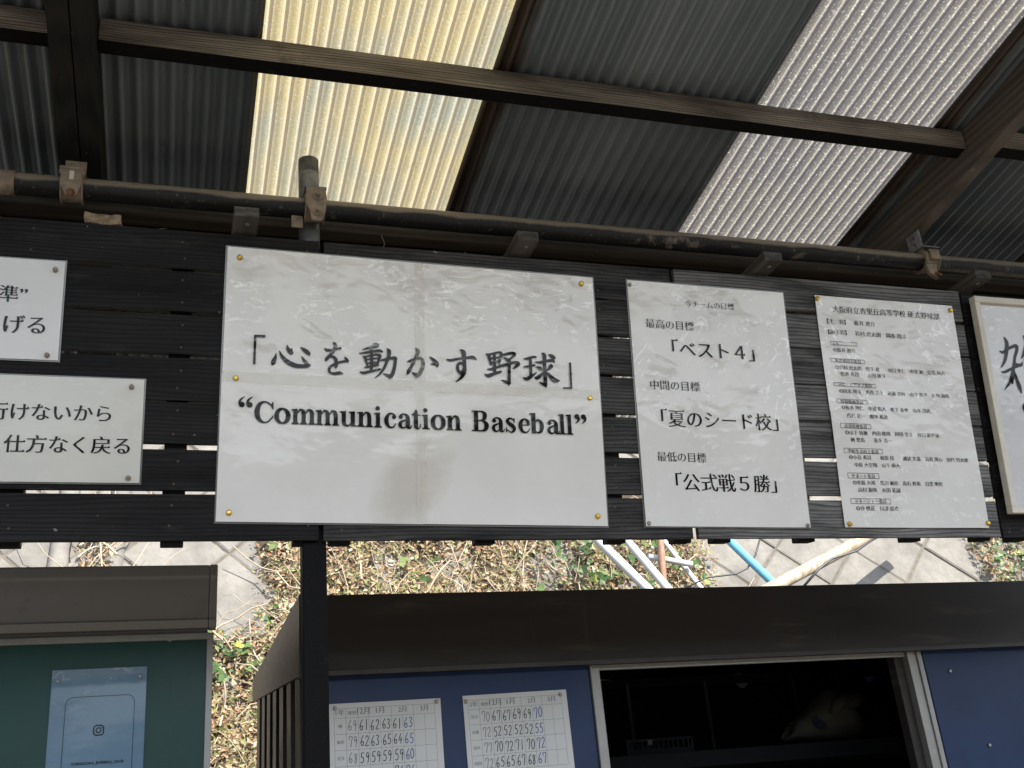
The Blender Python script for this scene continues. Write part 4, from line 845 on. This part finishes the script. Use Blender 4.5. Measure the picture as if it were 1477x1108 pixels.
# name list poster
P4 = (1.530, 1.2225, -.006)
R4 = wroot('poster', *P4, 'tall creased white poster printed with a long name list in small Japanese type', 'poster')
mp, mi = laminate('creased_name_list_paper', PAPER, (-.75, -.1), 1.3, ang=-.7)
leaf_sheet(R4, mp, .0, 0, .420, -.305, 3, .0014, curl=lambda x, y: 0); leaf_sheet(R4, mp, .0008, -.290, .4195, -.5935, 3, .0020)
ink = Ink(); oA, sA, oB, sB = (1180, 420), 6.154, (1180, 590), 5.681
LN = dict(dx=.014, dy=-.012, serif=False, res=1)
A4 = [('大阪府立香里丘高等学校 硬式野球部', (132, 197), (1075, 250), dict(dx=.010, dy=-.014, res=2)), ('【主　将】　藤井 遼介', (82, 296), (505, 312), LN), ('【副主将】　岩村 虎太朗　岡本 翔斗', (92, 392), (782, 420), LN),
      ('主将', (128, 482), (182, 484), LN), ('◎藤井 遼介', (135, 544), (332, 550), LN), ('美意識向上委員', (150, 640), (380, 642), LN), ('◎岩村 虎太朗　竹下 遼　　谷口 孝仁　中澤 颯　広島 極太', (155, 708), (1122, 738), LN), ('松井 克昌　　山田 敏斗', (200, 760), (600, 768), LN),
      ('スピードアップ委員', (178, 845), (478, 852), LN), ('◎岡本 翔斗　大西 湊士　近藤 壱叶　山下 隼平　北村 海晴', (188, 918), (1160, 942), LN), ('環境整備委員', (198, 1003), (400, 1005), LN), ('◎坂本 翔仁　中道 聡人　松下 泰世　山本 翔大', (208, 1062), (995, 1078), LN)]
B4 = [('西村 修一　畑地 祐汰', (236, 76), (572, 82), LN), ('道具管理委員', (212, 160), (400, 162), LN), ('◎山下 琉撫　内田 隆翔　岡田 零士　谷口 凪夕汰', (222, 220), (990, 230), LN), ('納 悠馬　　喜多 真一', (266, 275), (606, 278), LN),
      ('学校生活向上委員', (242, 365), (494, 367), LN), ('◎小島 奏詩　　梶原 段　　諏訪 文哉　高道 健心　田代 賢太郎', (254, 422), (1225, 432), LN), ('中原 大空翔　山下 瑛大', (298, 480), (668, 483), LN), ('サポート委員', (275, 568), (465, 569), LN),
      ('◎安藤 天晴　荒川 颯飛　高石 煌希　日黒 明哲', (286, 629), (1020, 631), LN), ('高村 樹玖　永田 拓誠', (328, 685), (675, 686), LN), ('マネージャー委員', (300, 775), (560, 775), LN), ('◎谷 桃花　川津 結衣', (312, 836), (662, 836), LN)]
for L, o_, s_ in ((A4, oA, sA), (B4, oB, sB)):
    for body, a, bq, kw in L: line_px(ink, P4, body, a, bq, o_, s_, **kw)
for x0, y0, x1, y1, o_, s_ in ((108, 445, 345, 490, oA, sA), (108, 597, 412, 645, oA, sA), (137, 812, 512, 860, oA, sA), (160, 958, 438, 1005, oA, sA), (175, 118, 432, 165, oB, sB), (207, 322, 525, 370, oB, sB), (238, 525, 497, 572, oB, sB), (263, 735, 593, 780, oB, sB)):
    a = loc(o_[0]+x0/s_, o_[1]+y0/s_, P4); c = loc(o_[0]+x1/s_, o_[1]+y1/s_, P4); ink.frame(a[0], a[1], c[0], c[1], .0009)
ink.build('lettering', mi, R4, .0030, 3)
for (x, y), lab in zip(((1178, 431), (1370, 448), (1225, 756), (1424, 755)), ('top left corner', 'top right corner', 'bottom left corner', 'bottom right corner')):
    tack(x, y, M['brass'], 'brass thumbtack at the %s of the name list poster' % lab, 'brass thumbtacks')
# two small notices at the left
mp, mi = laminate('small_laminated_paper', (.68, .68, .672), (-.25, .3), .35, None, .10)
PS1 = (-.236-.297, 1.1755, 0.0); RS1 = wroot('notice', *PS1, 'upper of two small white notices on the left boards, cut by the picture edge', 'notice', 'small notices on the left boards')
b = MB(); b.box(-.003, -.2145, -.0012, .3005, .003, -.0003); b.build('film_border', film, RS1)
leaf_sheet(RS1, mp, 0, 0, .297, -.2115, 4, .0016); ink = Ink(); o8, s8 = (0, 370), 3.259
line_px(ink, PS1, '準”', (-12, 216), (128, 216), o8, s8, **HB); line_px(ink, PS1, 'げる', (12, 362), (212, 366), o8, s8, **HB)
ink.build('lettering', mi, RS1, .003, 4)
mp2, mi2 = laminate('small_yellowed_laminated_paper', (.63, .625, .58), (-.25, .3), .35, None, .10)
PS2 = (-.072-.297, .9305, 0.0); RS2 = wroot('notice', *PS2, 'small off white notice on the left boards, lower of the two', 'notice', 'small notices on the left boards')
b = MB(); b.box(-.003, -.2145, -.0012, .3005, .003, -.0003); b.build('film_border', film, RS2)
leaf_sheet(RS2, mp2, 0, 0, .297, -.2115, 5, .0016); ink = Ink()
line_px(ink, PS2, '行けないから', (-66, 770), (522, 776), o8, s8, **HB); line_px(ink, PS2, '仕方なく戻る', (12, 926), (610, 928), o8, s8, **HB)
ink.build('lettering', mi2, RS2, .003, 5)
for (x, y), lab in zip(((80, 390), (68, 513), (190, 559), (185, 690)), ('top right corner of the upper small notice', 'bottom right corner of the upper small notice', 'top right corner of the lower small notice', 'bottom right corner of the lower small notice')):
    tack(x, y, M['pinrust'], 'rounded weathered tack at the ' + lab, 'weathered tacks', .0052, .011, None, 'dome')
# cream framed sign at the right
PZ = (2.012, 1.247, 0.0); RZ = wroot('framed_sign', *PZ, 'white sign with black brush character in a cream frame at the right picture edge', 'sign', n=.0)
W_, H_ = .90, .585
mp, mi = laminate('glossy_white_panel', (.63, .63, .64), (-.7, .0), .5, None, .08)
b = MB(); b.box(0, -.017, 0, W_, 0, .022); b.box(0, -H_, 0, W_, -H_+.017, .022); b.box(0, -H_+.017, .0005, .017, -.017, .0215); b.box(W_-.017, -H_+.017, .0005, W_, -.017, .0215); b.build('frame', M['cream'], RZ, bevel=.0015)
leaf_sheet(RZ, mp, .017, -.017, W_-.017, -H_+.017, 6, .010, 'panel', False)
ink = Ink()
for st in ([(180, 222, 6), (193, 250, 20), (190, 300, 18), (182, 335, 14), (166, 364, 5)], [(160, 286, 6), (175, 292, 14), (205, 272, 14), (236, 262, 18), (240, 282, 16), (230, 318, 14), (232, 346, 15), (258, 352, 15), (266, 338, 5)],
           [(168, 384, 6), (185, 384, 13), (222, 366, 13), (262, 352, 7)], [(226, 340, 12), (222, 400, 17), (218, 438, 10)], [(218, 385, 12), (208, 430, 14), (184, 465, 5)], [(228, 380, 6), (240, 420, 16), (252, 455, 22), (262, 482, 6)],
           [(270, 216, 8), (284, 250, 18), (274, 290, 14), (262, 320, 6)], [(278, 285, 14), (284, 380, 18), (288, 470, 14)], [(284, 290, 12), (330, 280, 14), (372, 272, 8)], [(290, 340, 11), (330, 332, 12), (370, 326, 7)], [(290, 390, 11), (330, 384, 12), (372, 378, 7)], [(292, 450, 13), (340, 444, 14), (392, 438, 9)], [(335, 285, 13), (338, 440, 15)], [(330, 225, 8), (345, 250, 18), (348, 270, 10)]):
    ink.ribbon([(*loc(1390+x/3.26, 420+y/3.26, PZ), w_/3.26*.00185) for x, y, w_ in st])
q = loc(1390+279/3.26, 420+565/3.26, PZ)
for k in (0, .034): ink.disc(q[0]+.004+k, q[1], .0095, 18); ink.ribbon([(q[0]-.003+k, q[1]+.003, .007), (q[0]-.001+k, q[1]+.014, .008), (q[0]+.010+k, q[1]+.026, .002)])
ink.build('lettering', mi, RZ, .0115, 6, False)

# ---------------------------------------------------------------- right shed
YF, YD = 2.82, 2.86
fl, fr = onY(432, 860, YF).x, 3.75
ft, fb = onY(480, 858, YF).z, onY(480, 974, YF).z
SH = empty('storage_shed', (fl, YF, -1.5), 'dark brown steel shed with blue sliding doors, one standing open', 'shed')
def part(b, name, mat, **kw):
    o = b.build(name, mat, SH, **kw); o.location = -Vector((fl, YF, -1.5)); return o
b = MB(); b.prism([(YF, fb+.012), (YF+.004, fb), (YF+.03, fb), (YF+.03, ft), (YF, ft)], fr-fl-.02, Matrix.Translation((fl+.012, 0, 0)) @ Matrix(((0, 0, 1, 0), (1, 0, 0, 0), (0, 1, 0, 0), (0, 0, 0, 1)))); part(b, 'fascia', M['fascia'], bevel=.002)
b = MB(); b.box(fl+.012, YF-.0025, fb-.001, fr-.01, YF+.003, fb+.011); part(b, 'fascia_lip', M['fascia_lip'])
b = MB(); b.box(fl-.002, YF-.003, fb-.004, fl+.0105, YF+.03, ft+.003); part(b, 'corner_cap', M['fascia_lip'], bevel=.002)
sm = Matrix.Translation((fl-.002, 0, 0)) @ Matrix(((0, 0, 1, 0), (1, 0, 0, 0), (0, 1, 0, 0), (0, 0, 0, 1)))
for xo in (0, fr-fl): 
    b = MB(); b.prism([(YF+.031, fb+.004), (4.46, .605), (4.46, .688), (YF+.031, ft)], .012, Matrix.Translation((xo, 0, 0)) @ sm); part(b, 'side_trim', M['trim'])
b = MB(); b.box(fl+.012, YF+.03, ft-.03, fr, 4.4, ft-.012); part(b, 'roof', M['fascia'])
b = MB(); y = YF+.06; xw = fl+.02
while y < 4.36:
    b.box(xw-.014, y, -1.5, xw, y+.12, ft-.04); b.box(xw, y+.12, -1.5, xw+.012, y+.22, ft-.04); y += .22
part(b, 'side_wall', M['ribs'], bevel=.004)
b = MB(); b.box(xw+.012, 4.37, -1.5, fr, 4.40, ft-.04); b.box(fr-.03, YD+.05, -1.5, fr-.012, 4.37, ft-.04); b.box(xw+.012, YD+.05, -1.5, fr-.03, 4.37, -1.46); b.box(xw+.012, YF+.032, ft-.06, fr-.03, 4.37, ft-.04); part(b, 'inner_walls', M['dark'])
jx0, jx1 = onY(848, 955, YD).x, onY(862, 955, YD).x
ox1, rj0, rj1 = onY(1290, 938, YD).x, onY(1305, 935, YD-.01).x, onY(1328, 932, YD-.01).x
zt = fb+.03
b = MB(); b.box(fl+.03, YD, -1.45, jx0, YD+.03, zt); part(b, 'door', M['blue'], bevel=.003)
b = MB(); b.box(rj1+.002, YD-.006, -1.45, fr-.02, YD+.02, zt); d2 = part(b, 'door', M['blue'], bevel=.003)
b = MB(); b.box(jx0+.001, YD-.008, -1.45, jx1, YD+.034, zt-.001); part(b, 'door_edge', M['alu'], bevel=.003)
b = MB(); b.box(ox1, YD+.012, -1.45, rj0-.002, YD+.05, zt-.002); part(b, 'inner_stile', M['fascia'], bevel=.002)
b = MB(); w_ = rj1-rj0
b.box(rj0, YD-.014, -1.45, rj0+w_*.36, YD+.03, zt-.003); b.box(rj0+w_*.36, YD-.006, -1.45, rj0+w_*.62, YD+.03, zt-.003); b.box(rj0+w_*.62, YD-.012, -1.45, rj0+w_*.9, YD+.03, zt-.003); part(b, 'door_edge', M['alu'], bevel=.002)
b = MB(); b.box(jx1, YD-.004, fb-.012, rj0-.002, YD+.01, fb+.004); part(b, 'rail', M['alu'])
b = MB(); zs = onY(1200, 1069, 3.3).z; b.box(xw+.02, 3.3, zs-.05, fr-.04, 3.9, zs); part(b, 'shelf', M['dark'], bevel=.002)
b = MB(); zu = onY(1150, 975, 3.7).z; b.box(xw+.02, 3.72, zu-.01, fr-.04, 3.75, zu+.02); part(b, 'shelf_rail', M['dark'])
for x in (906, 1019, 1147, 1212):
    p = onY(x, 1000, 3.7); b = MB(); b.box(p.x-.006, 3.70, zs, p.x+.006, 3.715, zu); part(b, 'upright', M['darkline'])
for px_, py_ in ((1370, 968), (1427, 1075)):
    p = onY(px_, py_, YD-.007); b = MB(); b.lathe([(.006, 0), (.0055, .003), (.003, .005)], Matrix.Translation(p) @ Matrix.Rotation(math.pi/2, 4, 'X'), 12); part(b, 'screw', M['screw'])

# things on the dark shelf
M['cloth'] = plain('shade_darkened_leather', (.045, .043, .036), .9, spec=.1, var=.25, scale=14, bump=.3)  # white leather painted near black for the shade in the shed
M['navy'] = plain('navy_print', (.004, .007, .02), .7)
c0 = onY(1190, 1050, 3.42)
gl = empty('mitt', (c0.x, 3.42, zs), 'crumpled white mitt with a round wrist opening lying on the dark shelf', 'mitt')
b = MB(); R_ = []
prof = [(-.155, .030, .034, .024), (-.135, .032, .046, .034), (-.10, .040, .055, .044), (-.05, .052, .064, .062), (0, .066, .078, .078), (.05, .066, .085, .084), (.09, .056, .078, .075), (.125, .045, .055, .05), (.145, .040, .02, .02)]
for i, (x, zc, ry, rz_) in enumerate(prof):
    ring = []
    for k in range(20):
        a = 2*math.pi*k/20; d = 1+.16*mnoise.noise((x*18, math.cos(a)*1.6, math.sin(a)*1.6))
        z = max(.002, zc+.012+rz_*math.sin(a)*d*(1.25 if math.sin(a) > 0 else .8)); ring.append(b.bm.verts.new((x+.02*math.sin(a)*(1 if i < 3 else 0), ry*math.cos(a)*d, z)))
    R_.append(ring)
for A, Bq in zip(R_, R_[1:]):
    for k in range(20): b.bm.faces.new((A[k], A[(k+1) % 20], Bq[(k+1) % 20], Bq[k])).smooth = True
b.bm.faces.new(R_[-1])
inner = [b.bm.verts.new((v.co.x+.05, v.co.y*.8, .03+(v.co.z-.03)*.8)) for v in R_[0]]
for k in range(20): b.bm.faces.new((R_[0][k], inner[k], inner[(k+1) % 20], R_[0][(k+1) % 20]))
b.bm.faces.new(inner)
b.build('palm', M['cloth'], gl)
for k, (x, y, an) in enumerate(((.05, -.03, .5), (.085, -.02, .35), (.11, .0, .2), (.02, -.045, .7))):
    b = MB(); b.tube([(x-.02, y-.02, .09), (x, y-.035, .125), (x+.03, y-.03, .145), (x+.06, y-.01, .135)], [.018, .022, .020, .012], 10); b.build('finger', M['cloth'], gl)
b = MB(); b.lathe([(.028, 0), (.027, .002)], Matrix.Translation((-.06, -.066, .07)) @ Matrix.Rotation(1.25, 4, 'X'), 6); b.build('patch', M['navy'], gl)
b = MB(); x0 = onY(960, 1085, 3.31).x
cr = empty('crate', (x0, 3.34, zs), 'dark slatted plastic crate on the shelf in the open shed', 'crate')
b.box(-.12, 0, 0, .12, .2, .012); b.box(-.12, 0, .012, -.11, .2, .05); b.box(.11, 0, .012, .12, .2, .05); b.box(-.11, 0, .012, .11, .008, .018); b.box(-.11, 0, .042, .11, .008, .05); b.box(-.11, .192, .012, .11, .2, .05)
for k in range(12): b.box(-.105+k*.0185, .001, .018, -.099+k*.0185, .007, .042)
b.build('basket', M['dark'], cr); b = MB(); b.box(-.045, -.003, .030, -.030, -.0005, .046); b.build('tab', M['darkline'], cr)

# score charts taped to the blue door
CH = {'0': [[(30, 95), (8, 70), (10, 25), (32, 4), (54, 28), (54, 70), (34, 96)]], '1': [[(30, 96), (32, 50), (30, 3)]], '2': [[(8, 78), (28, 96), (50, 80), (40, 48), (8, 5), (56, 8)]],
      '3': [[(8, 88), (32, 96), (48, 78), (26, 54), (50, 36), (36, 6), (6, 12)]], '4': [[(36, 96), (6, 36), (58, 40)], [(42, 62), (38, 2)]], '5': [[(16, 94), (12, 56), (36, 58), (50, 32), (34, 6), (6, 10)], [(16, 94), (54, 96)]],
      '6': [[(42, 97), (14, 60), (8, 24), (28, 4), (50, 18), (40, 44), (12, 32)]], '7': [[(8, 72), (8, 94), (52, 94), (44, 50), (34, 2)]], '8': [[(48, 86), (22, 94), (14, 72), (46, 36), (32, 4), (10, 22), (34, 54), (50, 86)]], '9': [[(50, 84), (26, 95), (10, 70), (28, 52), (50, 74), (46, 40), (36, 2)]]}
t = NT('printer_paper'); o_ = t.coord(); n_ = t.noise(o_, 5, 3)
t.set(Base_Color=t.mix(n_, (.46, .47, .46), (.54, .545, .54)), Roughness=.6); M['sheet'] = t.m
M['ink_line'] = plain('grey_print', (.10, .10, .11), .6, bump=0); M['ink_black'] = plain('black_pen', (.016, .016, .02), .5, bump=0); M['ink_grey'] = plain('grey_pen', (.10, .11, .11), .5, bump=0); M['ink_blue'] = plain('blue_pen', (.02, .05, .22), .5, bump=0)
def chart(px, py, label, year, rows, rot, seed):
    p = onY(px, py, YD-.002)
    root = empty('score_chart', Matrix.Translation(p) @ Matrix.Rotation(math.pi/2, 4, 'X') @ Matrix.Rotation(rot, 4, 'Z'), label, 'chart', 'score charts on the blue door')
    leaf_sheet(root, M['sheet'], 0, 0, .297, -.21, seed, .0008, 'sheet', False)
    g = Ink(); xs = [.013, .0435, .0750, .1035, .1630, .2220, .2800]; ys = [-.013, -.037, -.0765, -.116, -.1555, -.195]
    for y in ys: g.line(xs[0], y, xs[-1], y, .0007)
    for x in xs: g.line(x, ys[0], x, ys[-1], .0007)
    for a, b_ in ((3, 4), (4, 5), (5, 6)): x = (xs[a]+xs[b_])/2; g.line(x, ys[1], x, ys[-1], .0006)
    for s_, a, b_ in ((year, 0, 1), ('理想', 1, 2), ('12月', 2, 3), ('1月', 3, 4), ('2月', 4, 5), ('3月', 5, 6)):
        c = (xs[a]+xs[b_])/2; h = .0055*len(s_); text(g, s_, c-h, c+h, -.030, dx=.012, dy=-.01)
    cx_ = [(xs[1]+xs[2])/2, (xs[2]+xs[3])/2, .118, .1477, .1775, .207]
    pens = {'g': Ink(), 'k': Ink(), 'b': Ink()}; q = random.Random(seed)
    for r, (nm, nums) in enumerate(rows):
        yb = ys[1+r]; c = (xs[0]+xs[1])/2
        if nm: h = .0048*len(nm); text(g, nm, c-h, c+h, yb-.024, dx=.012, dy=-.01)
        for k, v in enumerate(nums):
            if not v: continue
            pen = pens['g' if k == 0 else 'b' if k == 5 else 'k']; sc = .000275*q.uniform(.94, 1.06)
            for j, chh in enumerate(str(v)):
                bx_, by = cx_[k]-.0112+j*.0122+q.uniform(-.0008, .0008), yb-.0335+q.uniform(-.0015, .0012)
                for st in CH[chh]: pen.ribbon([(bx_+x*sc*.60+(y*sc*.05), by+y*sc, .0021 if k else .0017) for x, y in st], sub=5)
    g.build('grid', M['ink_line'], root, .0011, 0, False)
    for k, mm in (('g', 'ink_grey'), ('k', 'ink_black'), ('b', 'ink_blue')): pens[k].build('numbers', M[mm], root, .0014, 0, False)
chart(474, 1016, 'white sheet of handwritten numbers headed 1年, left one on the blue door', '1年', [('納', (69, 61, 62, 63, 61, 63)), ('梶原', (79, 62, 63, 65, 64, 65)), ('喜多', (68, 59, 59, 59, 59, 60)), ('', (None, None, None, None, 76, 76))], .004, 11)
chart(667, 1004, 'white sheet of handwritten numbers headed 2年, right one on the blue door', '2年', [('荒川', (70, 67, 67, 69, 69, 70)), ('安藤', (72, 52, 52, 52, 52, 55)), ('岩村', (77, 70, 72, 71, 70, 72)), ('内田', (72, 65, 65, 67, 68, 67))], .012, 12)
for (x, y), lab in zip(((483, 1022), (630, 1012), (672, 1012), (808, 1002)), ('top left corner of the left number sheet', 'top right corner of the left number sheet', 'top left corner of the right number sheet', 'top right corner of the right number sheet')):
    tack(x, y, M['pinclear'], 'dull grey tack at the ' + lab, 'dull thumbtacks', .0055, .005, YD-.004)

# ---------------------------------------------------------------- left shed, green board and its notice
YL = 2.66
lt, lb, lr = onY(316, 815, YL).z, onY(300, 904, YL).z, onY(315, 815, YL).x
LS = empty('storage_shed', (lr, YL, -1.5), 'grey steel shed with a stepped grey roof edge behind the green board', 'shed')
def lpart(b, name, mat, **kw):
    o = b.build(name, mat, LS, **kw); o.location = -Vector((lr, YL, -1.5)); return o
h = lt-lb
XM = Matrix(((0, 0, 1, 0), (1, 0, 0, 0), (0, 1, 0, 0), (0, 0, 0, 1)))
prof = [(YL-.002, lt), (YL-.006, lt-.004), (YL-.006, lt-h*.19), (YL, lt-h*.21), (YL+.006, lb+h*.14), (YL+.001, lb+h*.12), (YL+.012, lb), (YL+.05, lb), (YL+.05, lt)]
b = MB(); b.prism(prof, 1.90, Matrix.Translation((lr-1.92, 0, 0)) @ XM); lpart(b, 'fascia', M['greyfascia'], bevel=.002)
b = MB(); b.prism([(y-.001, z+(.001 if z > lt-.01 else 0)) for y, z in prof], .0185, Matrix.Translation((lr-.0195, 0, 0)) @ XM); lpart(b, 'end_cap', M['greyfascia'], bevel=.004)
b = MB(); b.box(lr-1.9, YL+.03, -1.5, lr-.02, 4.1, lb+.02); lpart(b, 'body', M['greyfascia'])
b = MB(); b.box(lr-1.92, YL+.051, lt-.04, lr-.004, 4.2, lt-.012); lpart(b, 'roof', M['greyfascia'])
YB = 2.672
bt, br = onY(308, 912, YB).z, onY(308, 930, YB).x
GB = empty('notice_board', (br, YB, -.5), 'dark green board in an aluminium frame in front of the grey shed', 'notice board')
GO = -Vector((br, YB, -.5))
fw = .0155
b = MB(); b.box(br-1.7, YB, bt-fw, br, YB+.016, bt); b.box(br-fw, YB+.0005, -.5, br-.0005, YB+.0155, bt-fw); b.box(br-1.7, YB+.0005, -.5, br-1.7+fw, YB+.0155, bt-fw)
o = b.build('frame', M['alu'], GB, bevel=.0015); o.location = GO
b = MB(); b.box(br-1.7+fw, YB+.008, -.5, br-fw, YB+.014, bt-fw); o = b.build('panel', M['green'], GB); o.location = GO
p = onY(245, 923, YB+.006); b = MB(); b.lathe([(.005, 0), (.0045, .002), (.003, .0028)], Matrix.Translation(p) @ Matrix.Rotation(math.pi/2, 4, 'X'), 12); o = b.build('screw', M['screw'], GB); o.location = GO
p = onY(76, 968, YB+.006)
QN = empty('notice', Matrix.Translation(p) @ Matrix.Rotation(math.pi/2, 4, 'X') @ Matrix.Rotation(.006, 4, 'Z'), 'bluish laminated notice with a rounded camera emblem pinned to the green board', 'notice')
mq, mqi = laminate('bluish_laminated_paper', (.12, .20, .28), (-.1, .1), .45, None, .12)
leaf_sheet(QN, mq, 0, 0, .205, -.29, 7, .0014, curl=lambda x, y: max(0, (y+.012))*.35)
def lq(x, y):
    P = onY(60+x/7.012, 950+y/7.012, YB+.005)-p; return P.x, P.z
ink = Ink()
def rrect(x0, y0, x1, y1, r, w_):
    c = []
    for (cx_, cy_), a0 in (((x1-r, y1-r), 0), ((x0+r, y1-r), 90), ((x0+r, y0+r), 180), ((x1-r, y0+r), 270)):
        for k in range(9): a = math.radians(a0+k*11.25); c.append((cx_+r*math.cos(a), cy_+r*math.sin(a), w_))
    ink.ribbon(c, False, True, 1)
a = lq(245, 400); c = lq(890, 1350); rrect(a[0], c[1], c[0], a[1], .017, .0011)
m_ = lq(573, 730); rrect(m_[0]-.0105, m_[1]-.0105, m_[0]+.0105, m_[1]+.0105, .006, .0026)
ink.ribbon([(m_[0]+.0052*math.cos(k*math.pi/10), m_[1]+.0052*math.sin(k*math.pi/10), .0022) for k in range(20)], False, True, 2); ink.disc(m_[0]+.0060, m_[1]+.0062, .0013)
a, c = lq(295, 1092), lq(822, 1050); text(ink, 'KORIGAOKA_BASEBALL_CLUB', a[0], c[0], (a[1]+c[1])/2-.001, dx=.02, dy=.02, serif=False)
ink.build('lettering', mqi, QN, .0026, 7)
for (x, y), lab in zip(((84, 983), (202, 976)), ('left', 'right')):
    tack(x, y, M['pinclear'], 'dull tack at the top %s corner of the bluish notice on the green board' % lab, 'dull thumbtacks', .0042, .0035, YB+.002)
